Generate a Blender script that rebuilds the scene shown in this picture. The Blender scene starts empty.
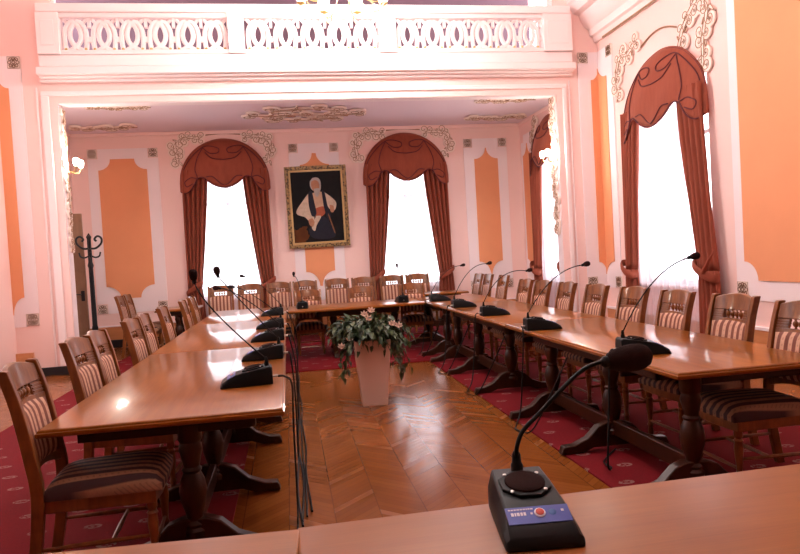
import bpy, bmesh, math, random
from mathutils import Vector, Matrix
random.seed(7)
sc = bpy.context.scene
COL = sc.collection
PI = math.pi
sin, cos = math.sin, math.cos

# ------------------------------------------------------------------ materials
def mat(name):
    m = bpy.data.materials.new(name); m.use_nodes = True
    nt = m.node_tree; nt.nodes.clear()
    out = nt.nodes.new('ShaderNodeOutputMaterial')
    return m, nt, out
def N(nt, t, **k):
    n = nt.nodes.new(t)
    for a, b in k.items(): setattr(n, a, b)
    return n
def setin(nt, sock, v):
    if isinstance(v, bpy.types.NodeSocket): nt.links.new(v, sock)
    else: sock.default_value = v
def M(nt, op, a, b=0.0, c=0.0):
    n = N(nt, 'ShaderNodeMath', operation=op)
    setin(nt, n.inputs[0], a); setin(nt, n.inputs[1], b); setin(nt, n.inputs[2], c)
    return n.outputs[0]
def MIX(nt, f, a, b):
    n = N(nt, 'ShaderNodeMix', data_type='RGBA')
    setin(nt, n.inputs[0], f); setin(nt, n.inputs[6], a); setin(nt, n.inputs[7], b)
    return n.outputs[2]
def c4(c): return (c[0], c[1], c[2], 1.0)
def bsdf(nt, out, color, rough=.5, coat=0.0, metal=0.0, spec=.5, coat_rough=.08):
    b = N(nt, 'ShaderNodeBsdfPrincipled')
    setin(nt, b.inputs['Base Color'], color if isinstance(color, bpy.types.NodeSocket) else c4(color))
    setin(nt, b.inputs['Roughness'], rough)
    b.inputs['Metallic'].default_value = metal
    b.inputs['Specular IOR Level'].default_value = spec
    b.inputs['Coat Weight'].default_value = coat
    b.inputs['Coat Roughness'].default_value = coat_rough
    nt.links.new(b.outputs[0], out.inputs[0])
    return b
def coords(nt, scale=(1, 1, 1)):
    t = N(nt, 'ShaderNodeTexCoord'); mp = N(nt, 'ShaderNodeMapping')
    mp.inputs['Scale'].default_value = scale
    nt.links.new(t.outputs['Object'], mp.inputs[0])
    return mp.outputs[0]
def noise(nt, vec, scale, detail=3, rough=.55):
    n = N(nt, 'ShaderNodeTexNoise'); nt.links.new(vec, n.inputs['Vector'])
    n.inputs['Scale'].default_value = scale; n.inputs['Detail'].default_value = detail
    n.inputs['Roughness'].default_value = rough
    return n.outputs['Fac']
def plain(name, c, rough=.6, var=.08, nscale=6, coat=0, metal=0, spec=.4, bump=0):
    m, nt, out = mat(name)
    v = coords(nt); f = noise(nt, v, nscale)
    d = tuple(x * (1 - var) for x in c)
    b = bsdf(nt, out, MIX(nt, f, c4(d), c4(tuple(min(1, x * (1 + var * .6)) for x in c))), rough, coat, metal, spec)
    if bump:
        bp = N(nt, 'ShaderNodeBump'); bp.inputs['Strength'].default_value = bump; bp.inputs['Distance'].default_value = .01
        nt.links.new(noise(nt, v, nscale * 8), bp.inputs['Height']); nt.links.new(bp.outputs[0], b.inputs['Normal'])
    return m
def wood(name, c1, c2, rough=.3, coat=.3, scale=(1.2, 14, 14), spec=.5, coat_rough=.08):
    m, nt, out = mat(name)
    v = coords(nt, scale)
    f = noise(nt, v, 2.2, 5, .62)
    f2 = noise(nt, coords(nt, (scale[0] * .3, scale[1] * 4, scale[2] * 4)), 3, 2)
    k = M(nt, 'MULTIPLY_ADD', f2, .35, M(nt, 'MULTIPLY', f, .75))
    k = M(nt, 'MULTIPLY_ADD', k, 1.9, -.5)
    n = N(nt, 'ShaderNodeClamp'); nt.links.new(k, n.inputs[0])
    bsdf(nt, out, MIX(nt, n.outputs[0], c4(c1), c4(c2)), rough, coat, 0, spec, coat_rough)
    return m
def emis(name, c, s):
    m, nt, out = mat(name)
    e = N(nt, 'ShaderNodeEmission'); e.inputs[0].default_value = c4(c); e.inputs[1].default_value = s
    nt.links.new(e.outputs[0], out.inputs[0])
    return m

PINK = (.88, .62, .57); WHITE = (.875, .755, .765); ORANGE = (.80, .325, .155)
m_pink = plain('pink_plaster', PINK, .75, .03, 2)
m_white = plain('white_pink_plaster', WHITE, .7, .03, 2)
m_trim = plain('pale_trim_plaster', (.89, .74, .72), .6, .03, 2)
m_orange = plain('orange_wall_fabric', ORANGE, .75, .06, 3)
m_ceil = plain('ceiling_plaster', (.80, .66, .72), .8, .03, 1)
m_hallceil = plain('hall_ceiling_plaster', (.86, .76, .75), .8, .03, 1)
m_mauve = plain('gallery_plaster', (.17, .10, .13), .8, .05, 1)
m_dado = wood('dado_wood', (.50, .19, .07), (.62, .26, .11), .4, .1, (1, 1, 9))
m_skirt = plain('dark_skirting', (.015, .013, .016), .4)
m_gold = plain('gilding', (.33, .165, .08), .45, .2, 20, 0, .05)
m_goldb = plain('brown_gilt', (.36, .22, .11), .45, .2, 15, 0, .2)
m_goldd = plain('dark_gilding', (.17, .085, .045), .5, .2, 20)
m_cream = plain('cream_stucco', (.86, .70, .62), .6, .05, 10)
m_brass = plain('brass', (.62, .42, .16), .3, .15, 10, 0, .85)
m_chair = wood('chair_wood', (.080, .021, .0055), (.28, .092, .022), .33, .18, (9, 9, 1.5), .3)
m_top = wood('tabletop_veneer', (.20, .054, .007), (.32, .104, .014), .28, .5, (1.0, 9, 9), .15, .08)
m_leg = wood('table_leg_wood', (.017, .004, .0015), (.048, .012, .0035), .36, .10, (6, 6, 2), .25)
m_fgtop = wood('matt_tabletop_veneer', (.20, .058, .011), (.29, .093, .018), .42, .08, (1.0, 12, 12), .25, .25)
m_black = plain('black_plastic', (.006, .0055, .006), .42, .1, 20, 0, 0, .22)
m_blackm = plain('black_rubber', (.004, .004, .0045), .5, .1, 20, 0, 0, .18)
m_foam = plain('mic_foam', (.026, .011, .010), .95, .3, 60, 0, 0, .1, .6)
m_steel = plain('nickel_plug', (.55, .5, .47), .3, .05, 9, 0, .8)
m_label = plain('blue_label', (.08, .11, .42), .35, .05)
m_lblw = plain('label_white', (.75, .72, .80), .5, .05)
m_red = plain('label_red', (.55, .06, .03), .4, .05)
m_iron = plain('black_iron', (.010, .010, .012), .35, .1)
m_door = wood('door_wood', (.17, .085, .045), (.26, .14, .08), .45, .1, (8, 8, 1.2))
m_pot = plain('pot_ceramic', (.78, .54, .45), .55, .04, 4)
m_soil = plain('soil', (.03, .02, .015), .9)
m_petal = plain('petal', (.72, .50, .40), .6, .1)
m_drape = None
m_paper = plain('white_paper', (.85, .80, .80), .6)

def leafmat():
    m, nt, out = mat('leaf_green')
    f = noise(nt, coords(nt), 22, 2)
    r = N(nt, 'ShaderNodeMapRange'); r.inputs[1].default_value = .35; r.inputs[2].default_value = .68
    nt.links.new(f, r.inputs[0])
    bsdf(nt, out, MIX(nt, r.outputs[0], c4((.010, .024, .010)), c4((.10, .14, .055))), .4, 0, 0, .4)
    return m
m_leaf = leafmat()
def drapemat():
    m, nt, out = mat('rust_velvet')
    f = noise(nt, coords(nt, (1, 1, .3)), 14, 3)
    b = bsdf(nt, out, MIX(nt, f, c4((.21, .043, .024)), c4((.31, .075, .039))), .75, 0, 0, .2)
    b.inputs['Sheen Weight'].default_value = .25
    b.inputs['Sheen Roughness'].default_value = .4
    b.inputs['Sheen Tint'].default_value = (1, .5, .4, 1)
    return m
m_drape = drapemat()
m_cord = plain('dark_red_cord', (.10, .010, .014), .7)
def sheermat():
    m, nt, out = mat('white_sheer')
    v = coords(nt)
    t = N(nt, 'ShaderNodeBsdfTransparent'); t.inputs[0].default_value = (.95, .93, .97, 1)
    l = N(nt, 'ShaderNodeBsdfTranslucent'); l.inputs[0].default_value = (.86, .82, .88, 1)
    d = N(nt, 'ShaderNodeBsdfDiffuse'); d.inputs[0].default_value = (.82, .76, .80, 1)
    a = N(nt, 'ShaderNodeMixShader'); a.inputs[0].default_value = .4
    nt.links.new(l.outputs[0], a.inputs[1]); nt.links.new(d.outputs[0], a.inputs[2])
    b = N(nt, 'ShaderNodeMixShader')
    r = N(nt, 'ShaderNodeMapRange'); r.inputs[3].default_value = .42; r.inputs[4].default_value = .58
    nt.links.new(noise(nt, coords(nt, (1, 1, .05)), 30, 1), r.inputs[0])
    nt.links.new(r.outputs[0], b.inputs[0])
    nt.links.new(t.outputs[0], b.inputs[1]); nt.links.new(a.outputs[0], b.inputs[2])
    nt.links.new(b.outputs[0], out.inputs[0])
    return m
m_sheer = sheermat()
def glassmat():
    m, nt, out = mat('window_glass')
    t = N(nt, 'ShaderNodeBsdfTransparent'); g = N(nt, 'ShaderNodeBsdfGlossy'); g.inputs['Roughness'].default_value = .02
    b = N(nt, 'ShaderNodeMixShader'); b.inputs[0].default_value = .06
    nt.links.new(t.outputs[0], b.inputs[1]); nt.links.new(g.outputs[0], b.inputs[2]); nt.links.new(b.outputs[0], out.inputs[0])
    return m
m_glass = glassmat()
def stripes(name, period, ca, cb, axis=1):
    m, nt, out = mat(name)
    t = N(nt, 'ShaderNodeTexCoord'); s = N(nt, 'ShaderNodeSeparateXYZ'); nt.links.new(t.outputs['Object'], s.inputs[0])
    y = s.outputs[axis]
    k = M(nt, 'SINE', M(nt, 'MULTIPLY', y, 2 * PI / period))
    r = N(nt, 'ShaderNodeMapRange'); r.inputs[1].default_value = -.25; r.inputs[2].default_value = .25
    nt.links.new(k, r.inputs[0])
    # woven dots inside the pale stripe
    d = M(nt, 'SINE', M(nt, 'MULTIPLY', M(nt, 'ADD', s.outputs[0], s.outputs[2]), 2 * PI / .028))
    dot = M(nt, 'MULTIPLY', M(nt, 'GREATER_THAN', d, .55), M(nt, 'GREATER_THAN', k, .8))
    col = MIX(nt, r.outputs[0], c4(ca), c4(cb))
    col = MIX(nt, M(nt, 'MULTIPLY', dot, .3), col, c4(ca))
    col = MIX(nt, M(nt, 'MULTIPLY', noise(nt, coords(nt), 90, 2), .3), col, c4(tuple(x * .5 for x in ca)))
    bsdf(nt, out, col, .7, 0, 0, .25)
    return m
m_seatfab = stripes('striped_seat_fabric', .064, (.045, .014, .014), (.30, .145, .078))
m_backfab = stripes('striped_back_fabric', .062, (.20, .070, .048), (.66, .38, .26))
def parquet():
    m, nt, out = mat('chevron_parquet')
    t = N(nt, 'ShaderNodeTexCoord'); s = N(nt, 'ShaderNodeSeparateXYZ'); nt.links.new(t.outputs['Object'], s.inputs[0])
    W = .52
    u = M(nt, 'DIVIDE', M(nt, 'ADD', s.outputs[0], 20.1), W)
    cid = M(nt, 'FLOOR', u); fu = M(nt, 'SUBTRACT', u, cid)
    side = M(nt, 'GREATER_THAN', fu, .5)
    tri = M(nt, 'ABSOLUTE', M(nt, 'SUBTRACT', fu, .5))
    v = M(nt, 'DIVIDE', M(nt, 'ADD', M(nt, 'ADD', s.outputs[1], 40), M(nt, 'MULTIPLY', tri, W * 1.0)), .070)
    pid = M(nt, 'FLOOR', v); fv = M(nt, 'SUBTRACT', v, pid)
    cx = N(nt, 'ShaderNodeCombineXYZ')
    nt.links.new(pid, cx.inputs[0]); nt.links.new(M(nt, 'MULTIPLY_ADD', cid, 2.0, side), cx.inputs[1])
    w = N(nt, 'ShaderNodeTexWhiteNoise', noise_dimensions='2D'); nt.links.new(cx.outputs[0], w.inputs['Vector'])
    rnd = w.outputs['Value']
    col = MIX(nt, rnd, c4((.20, .060, .011)), c4((.265, .084, .017)))
    g = noise(nt, coords(nt, (3, 3, 3)), 5, 4)
    col = MIX(nt, M(nt, 'MULTIPLY', g, .35), col, c4((.16, .042, .012)))
    gap = M(nt, 'MAXIMUM', M(nt, 'LESS_THAN', fv, .05), M(nt, 'LESS_THAN', M(nt, 'MINIMUM', tri, M(nt, 'SUBTRACT', .5, tri)), .006))
    col = MIX(nt, M(nt, 'MULTIPLY', gap, .6), col, c4((.07, .022, .008)))
    b = bsdf(nt, out, col, M(nt, 'MULTIPLY_ADD', rnd, .10, .18), .26, 0, .10, .12)
    bp = N(nt, 'ShaderNodeBump'); bp.inputs['Strength'].default_value = .05; bp.inputs['Distance'].default_value = .01
    nt.links.new(M(nt, 'ADD', rnd, noise(nt, coords(nt), 4, 2)), bp.inputs['Height']); nt.links.new(bp.outputs[0], b.inputs['Normal'])
    return m
m_floor = parquet()
def carpetmat():
    m, nt, out = mat('red_carpet')
    t = N(nt, 'ShaderNodeTexCoord'); s = N(nt, 'ShaderNodeSeparateXYZ'); nt.links.new(t.outputs['Object'], s.inputs[0])
    P = .30
    a = M(nt, 'DIVIDE', M(nt, 'ADD', s.outputs[1], 30.0), P); row = M(nt, 'FLOOR', a)
    b_ = M(nt, 'ADD', M(nt, 'DIVIDE', M(nt, 'ADD', s.outputs[0], 30.0), P), M(nt, 'MULTIPLY', M(nt, 'MODULO', row, 2.0), .5))
    fa = M(nt, 'SUBTRACT', M(nt, 'SUBTRACT', a, row), .5); fb = M(nt, 'SUBTRACT', M(nt, 'SUBTRACT', b_, M(nt, 'FLOOR', b_)), .5)
    r = M(nt, 'SQRT', M(nt, 'ADD', M(nt, 'POWER', M(nt, 'MULTIPLY', fa, 1.6), 2.0), M(nt, 'POWER', fb, 2.0)))
    ring = M(nt, 'LESS_THAN', M(nt, 'ABSOLUTE', M(nt, 'SUBTRACT', r, .13)), .045)
    ring = M(nt, 'MAXIMUM', ring, M(nt, 'LESS_THAN', r, .04))
    nz = M(nt, 'GREATER_THAN', noise(nt, coords(nt), 45, 2), .44)
    f = noise(nt, coords(nt), 120, 2)
    col = MIX(nt, f, c4((.105, .002, .005)), c4((.19, .005, .010)))
    col = MIX(nt, M(nt, 'MULTIPLY', M(nt, 'MULTIPLY', ring, nz), .75), col, c4((.24, .15, .13)))
    bsdf(nt, out, col, .9, 0, 0, .15)
    return m
m_carpet = carpetmat()
m_cup = emis('lit_glass_cup', (1, .95, .92), 150)
m_bulb = emis('lit_sconce_shade', (1, .90, .78), 260)

# ------------------------------------------------------------------ mesh building
class MB:
    def __init__(s): s.v = []; s.f = []
    def add(s, v, f, mx=None):
        o = len(s.v)
        s.v += [tuple(mx @ Vector(p)) if mx else tuple(p) for p in v]
        s.f += [tuple(i + o for i in q) for q in f]
        return s
    def box(s, x0, x1, y0, y1, z0, z1, mx=None):
        v = [(x, y, z) for z in (z0, z1) for y in (y0, y1) for x in (x0, x1)]
        return s.add(v, [(0, 2, 3, 1), (4, 5, 7, 6), (0, 1, 5, 4), (2, 6, 7, 3), (0, 4, 6, 2), (1, 3, 7, 5)], mx)
    def lathe(s, prof, c=(0, 0, 0), n=14, mx=None):
        v = []; f = []
        for r, z in prof:
            for i in range(n):
                a = 2 * PI * i / n; v.append((c[0] + r * cos(a), c[1] + r * sin(a), c[2] + z))
        for k in range(len(prof) - 1):
            for i in range(n):
                j = (i + 1) % n; f.append((k * n + i, k * n + j, (k + 1) * n + j, (k + 1) * n + i))
        f.append(tuple(range(n - 1, -1, -1))); f.append(tuple((len(prof) - 1) * n + i for i in range(n)))
        return s.add(v, f, mx)
    def tube(s, pts, r, n=6, flat=None, closed=False):
        pts = [Vector(p) for p in pts]; K = len(pts); v = []; f = []
        ref = None
        for k, p in enumerate(pts):
            a = pts[max(k - 1, 0)] if not closed else pts[k - 1]
            b = pts[min(k + 1, K - 1)] if not closed else pts[(k + 1) % K]
            t = (b - a)
            t = t.normalized() if t.length > 1e-9 else Vector((0, 0, 1))
            if flat is not None: nrm = Vector(flat)
            else:
                if ref is None:
                    ref = Vector((0, 0, 1)) if abs(t.z) < .9 else Vector((1, 0, 0))
                nrm = ref
            e1 = nrm - t * nrm.dot(t)
            e1 = e1.normalized() if e1.length > 1e-6 else t.orthogonal().normalized()
            if flat is None: ref = e1
            e2 = t.cross(e1)
            rr = r[k] if isinstance(r, (list, tuple)) and len(r) == K else r
            ra, rb = rr if isinstance(rr, (tuple, list)) else (rr, rr)   # (along normal, across)
            for i in range(n):
                q = 2 * PI * i / n
                v.append(p + e1 * (ra * cos(q)) + e2 * (rb * sin(q)))
        for k in range(K - (0 if closed else 1)):
            for i in range(n):
                j = (i + 1) % n; k2 = (k + 1) % K
                f.append((k * n + i, k * n + j, k2 * n + j, k2 * n + i))
        if not closed:
            f.append(tuple(range(n - 1, -1, -1))); f.append(tuple((K - 1) * n + i for i in range(n)))
        return s.add(v, f)
    def prism(s, poly, P, d0, d1):
        n = len(poly)
        v = [P(a, b, d0) for a, b in poly] + [P(a, b, d1) for a, b in poly]
        f = [tuple(range(n)), tuple(range(2 * n - 1, n - 1, -1))] + [(i, (i + 1) % n, n + (i + 1) % n, n + i) for i in range(n)]
        return s.add(v, f)
    def grid(s, fn, nu, nv):
        v = [fn(i / nu, j / nv) for j in range(nv + 1) for i in range(nu + 1)]
        f = [(j * (nu + 1) + i, j * (nu + 1) + i + 1, (j + 1) * (nu + 1) + i + 1, (j + 1) * (nu + 1) + i) for j in range(nv) for i in range(nu)]
        return s.add(v, f)
    def ball(s, c, r, n=12, m=8, sc_=(1, 1, 1), mx=None):
        prof = [(max(1e-4, sin(PI * k / m)), -cos(PI * k / m)) for k in range(m + 1)]
        v = []; f = []
        for rr, z in prof:
            for i in range(n):
                a = 2 * PI * i / n; v.append((c[0] + r * rr * cos(a) * sc_[0], c[1] + r * rr * sin(a) * sc_[1], c[2] + r * z * sc_[2]))
        for k in range(m):
            for i in range(n):
                j = (i + 1) % n; f.append((k * n + i, k * n + j, (k + 1) * n + j, (k + 1) * n + i))
        return s.add(v, f, mx)

def obj(name, mb, m, parent=None, smooth=38, bevel=0, solid=0, seg=2):
    me = bpy.data.meshes.new(name)
    me.from_pydata([tuple(p) for p in mb.v], [], mb.f)
    if not solid:
        bm = bmesh.new(); bm.from_mesh(me); bmesh.ops.recalc_face_normals(bm, faces=bm.faces); bm.to_mesh(me); bm.free()
    me.materials.append(m)
    me.polygons.foreach_set('use_smooth', [True] * len(me.polygons))
    if smooth < 179: me.set_sharp_from_angle(angle=math.radians(smooth))
    o = bpy.data.objects.new(name, me); COL.objects.link(o)
    if solid:
        md = o.modifiers.new('solid', 'SOLIDIFY'); md.thickness = solid; md.offset = 0
    if bevel:
        md = o.modifiers.new('bevel', 'BEVEL'); md.width = bevel; md.segments = seg; md.limit_method = 'ANGLE'; md.angle_limit = math.radians(40)
    if parent: o.parent = parent
    return o
def tag(o, label, cat, group=None, kind=None):
    o['label'] = label; o['category'] = cat
    if group: o['group'] = group
    if kind: o['kind'] = kind
    return o
def empty(name, loc=(0, 0, 0), rz=0):
    o = bpy.data.objects.new(name, None); COL.objects.link(o); o.empty_display_size = .1
    o.location = loc; o.rotation_euler = (0, 0, rz)
    return o
def struct(name, mb, m, **k):
    o = obj(name, mb, m, **k); o['kind'] = 'structure'; return o
def copy_tree(o, parent=None):
    c = o.copy(); COL.objects.link(c)
    if parent: c.parent = parent
    for ch in list(o.children): copy_tree(ch, c)
    return c
def bez(p0, p1, p2, n=14):
    p0, p1, p2 = Vector(p0), Vector(p1), Vector(p2)
    return [(p0 * (1 - t) ** 2 + p1 * (2 * t * (1 - t)) + p2 * t * t) for t in [i / n for i in range(n + 1)]]
def spline(pts, n=8):
    P = [Vector(p) for p in pts]; out = []
    for i in range(len(P) - 1):
        a = P[i - 1] if i else P[0]; b = P[i]; c = P[i + 1]; d = P[i + 2] if i + 2 < len(P) else P[-1]
        for k in range(n):
            t = k / n
            out.append(.5 * ((2 * b) + (c - a) * t + (2 * a - 5 * b + 4 * c - d) * t * t + (3 * b - a - 3 * c + d) * t ** 3))
    out.append(P[-1]); return out

# wall planes: P(u, v, d) with d = distance out of the wall into the room
YF, YB, XR, XL = 10.45, 13.65, 5.275, -3.95
RX, LX = 5.03, -3.97
PT = .22
OL, OR, OZ = -3.16, 4.52, 3.96
P_rear = lambda u, v, d: (u, YB - d, v)
P_fac = lambda u, v, d: (u, YF - d, v)
P_right = lambda u, v, d: (XR - d, u, v)
P_left = lambda u, v, d: (XL + d, u, v)
P_rr = lambda u, v, d: (RX - d, u, v)
P_pl = lambda u, v, d: (OL + d, u, v)
P_pr = lambda u, v, d: (OR - d, u, v)
P_ceil = lambda u, v, d: (u, v, 4.13 - d)

# ------------------------------------------------------------------ setting
CZ = 6.8
struct('floor', MB().box(XL - .4, XR + .4, -5.4, YB + .4, -.2, 0), m_floor)
def wall_holes(u0, u1, v0, v1, holes, P, th=.35):
    mb = MB(); hs = sorted(holes)
    def bx(a, b, c, d):
        if b - a > 1e-4 and d - c > 1e-4: mb.prism([(a, c), (b, c), (b, d), (a, d)], P, 0, -th)
    x = u0
    for a, b, c, d in hs:
        bx(x, a, v0, v1); bx(a, b, v0, c); bx(a, b, d, v1); x = b
    bx(x, u1, v0, v1)
    return mb
WIN_R = [(7.60, 9.40, .85, 3.75)]
struct('wall_right', wall_holes(-5.4, YF, 0, CZ, WIN_R, P_right), m_pink)
struct('wall_left', wall_holes(-5.4, YF, 0, CZ, WIN_R, P_left), m_pink)
WL, WR = -1.11, 2.515
struct('wall_rear', wall_holes(LX - .35, RX + .35, 0, CZ, [(WL - .72, WL + .72, .82, 3.55), (WR - .72, WR + .72, .82, 3.55)], P_rear), m_pink)
WRR = 11.95
struct('wall_recess_right', wall_holes(YF + PT, YB, 0, 4.13, [(WRR - .62, WRR + .62, .82, 3.55)], P_rr, .25), m_pink)
struct('wall_recess_left', MB().box(LX - .35, LX, YF + PT, YB, 0, 4.13), m_pink)
struct('wall_back', MB().box(XL, XR, -5.4, -5.05, 0, CZ), m_door)
fac = MB()
fac.box(XL - .35, OL, YF, YF + PT, 0, CZ); fac.box(OR, XR + .35, YF, YF + PT, 0, CZ)
fac.box(OL, OR, YF, YF + PT, OZ, 4.60)
struct('wall_front_arch', fac, m_pink)
struct('ceiling', MB().box(LX - .35, RX + .35, YF + PT, YB, 4.13, 4.40), m_ceil)
struct('ceiling_hall', MB().box(XL - .35, XR + .35, -5.4, YB, CZ, CZ + .2), m_hallceil)
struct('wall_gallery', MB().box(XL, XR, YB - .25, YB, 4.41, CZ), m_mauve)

# dado and skirting
d = MB()
d.box(LX, RX, YB - .03, YB, .15, .40)
struct('trim_rear_dado', d, m_dado)
struct('baseboard_rear', MB().box(LX, RX, YB - .045, YB, 0, .15), m_skirt, bevel=.005)
d = MB(); d.box(XR - .03, XR, -2.5, YF, .02, .385); struct('trim_right_dado', d, m_dado)
struct('trim_right_dado_cap', MB().box(XR - .045, XR, -2.5, YF, .385, .425), m_white, bevel=.006)
struct('trim_rear_dado_cap', MB().box(LX, RX, YB - .045, YB, .40, .43), m_white, bevel=.006)
struct('baseboard_left_pier', MB().box(-3.72, OL + .012, YF - .03, YF + PT, 0, .125), m_skirt, bevel=.005)
struct('baseboard_right_pier', MB().box(OR - .012, XR, YF - .03, YF + PT, 0, .125), m_skirt, bevel=.005)
struct('trim_left_pier_dado', MB().box(XL, -3.72, YF - .06, YF, 0, .36), m_dado)

# opening frame on the facade and its pale inner faces
fr = MB()
for (a, b, c, e) in ((OL - .21, OL - .10, 0.0, 4.06), (OR + .10, OR + .17, 0.0, 4.06), (OL - .21, OR + .17, 4.06, 4.13)):
    fr.box(a, b, YF - .035, YF, c + (.13 if c == 0 else 0), e)
fr.box(OL - .28, OL - .25, YF - .02, YF, .13, 4.19); fr.box(OR + .21, OR + .24, YF - .02, YF, .13, 4.19)
struct('trim_opening_frame', fr, m_trim, bevel=.01)
# pale lining of the opening
ln = MB(); ln.box(OL, OL + .012, YF + .02, YF + PT - .02, .13, OZ); ln.box(OR - .012, OR, YF + .02, YF + PT - .02, .13, OZ); ln.box(OL, OR, YF + .02, YF + PT - .02, OZ - .012, OZ)
struct('trim_opening_lining', ln, m_white)
# small coving in the recess
cv = MB()
cv.box(LX, RX, YB - .05, YB, 4.06, 4.13); cv.box(RX - .05, RX, YF + PT, YB, 4.06, 4.13); cv.box(LX, LX + .05, YF + PT, YB, 4.06, 4.13)
struct('trim_recess_coving', cv, m_pink, bevel=.015)

# right-hand cornice with its brown line
def sweep_y(prof, y0, y1, mb):
    n = len(prof); v = [(XR - a, y0, b) for a, b in prof] + [(XR - a, y1, b) for a, b in prof]
    mb.add(v, [tuple(range(n)), tuple(range(2 * n - 1, n - 1, -1))] + [(i, (i + 1) % n, n + (i + 1) % n, n + i) for i in range(n)])
cp = [(0, 4.80), (.05, 4.80), (.07, 4.88), (.12, 4.90), (.14, 5.0), (.22, 5.06), (.28, 5.16), (.30, 5.24), (.40, 5.27), (.46, 5.40), (.50, 5.43), (.50, 5.62), (0, 5.62)]
mb = MB(); sweep_y(cp, -2.5, YF, mb); struct('trim_right_cornice', mb, m_trim, smooth=25)
struct('trim_cornice_line', MB().tube([(XR - .045, -2.5, 4.80), (XR - .045, 10.15, 4.80)], .016, 6), m_goldb)

# ------------------------------------------------------------------ wall panels
def ogee(x0, x1, z0, z1, tw, th, bw, bh, n=7):
    cx = (x0 + x1) / 2; a = (x1 - x0 - tw) / 2; b = (x1 - x0 - bw) / 2; p = []
    for k in range(n + 1):
        q = PI / 2 * k / n; p.append((x1 - a * sin(q), z1 - th * cos(q)))
    for k in range(n + 1):
        q = PI / 2 * (1 - k / n); p.append((x0 + a * sin(q), z1 - th * cos(q)))
    for k in range(n + 1):
        q = PI / 2 * k / n; p.append((x0 + b * sin(q), z0 + bh * cos(q)))
    for k in range(n + 1):
        q = PI / 2 * (1 - k / n); p.append((x1 - b * sin(q), z0 + bh * cos(q)))
    return p
def notched(x0, x1, z0, z1, q=.19):
    return [(x0 + q, z0), (x1 - q, z0), (x1 - q, z0 + q), (x1, z0 + q), (x1, z1 - q), (x1 - q, z1 - q), (x1 - q, z1), (x0 + q, z1), (x0 + q, z1 - q), (x0, z1 - q), (x0, z0 + q), (x0 + q, z0 + q)]
tn = [0]
def panel(P, field, orange):
    tn[0] += 1
    struct('trim_%d' % tn[0], MB().prism(field, P, 0, .018), m_white)
    tn[0] += 1
    struct('trim_%d' % tn[0], MB().prism(orange, P, .0, .032), m_orange)
panel(P_rear, notched(-3.66, -2.36, .66, 3.83), ogee(-3.47, -2.58, .94, 3.63, .44, .21, .36, .24))
panel(P_rear, notched(.15, 1.155, .66, 3.83), ogee(.36, .945, .94, 3.63, .08, .23, .05, .3))
panel(P_rear, notched(3.78, 4.72, .66, 3.83), ogee(4.0, 4.51, .94, 3.63, .02, .23, .02, .3))
panel(P_rr, notched(12.86, 13.55, .66, 3.83, .15), ogee(12.97, 13.43, .94, 3.63, .02, .23, .02, .3))
panel(P_right, notched(4.86, 7.16, .72, 5.2 - .5), ogee(5.05, 7.0, .95, 4.62, 1.5, .22, 1.5, .22))
# panels folded round the two front corners
def half(P, xo, xc, sgn, f_in, f_out):
    # f_in: x where tall field ends, f_out: where wide field ends; xo: outer edge of the orange, xc: corner
    tn[0] += 1
    struct('trim_%d' % tn[0], MB().prism([(xc, .74), (f_in, .74), (f_in, .93), (f_out, .93), (f_out, 4.46), (f_in, 4.46), (f_in, 4.64), (xc, 4.64)], P, 0, .018), m_white)
    tn[0] += 1
    pts = [(xc, .92)]
    for k in range(8):
        q = PI / 2 * (1 - k / 7); pts.append((xo + (xc - xo) * .96 * sin(q), .92 + .25 * cos(q)))
    for k in range(8):
        q = PI / 2 * k / 7; pts.append((xo + (xc - xo) * .96 * sin(q), 4.41 - .23 * cos(q)))
    pts.append((xc, 4.41))
    struct('trim_%d' % tn[0], MB().prism(pts, P, 0, .032), m_orange)
half(P_fac, 5.125, XR, 1, 5.09, 4.91)
half(P_right, 10.14, YF, 1, 10.13, 9.95)
half(P_fac, -3.79, XL, 1, -3.78, -3.61)

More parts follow.
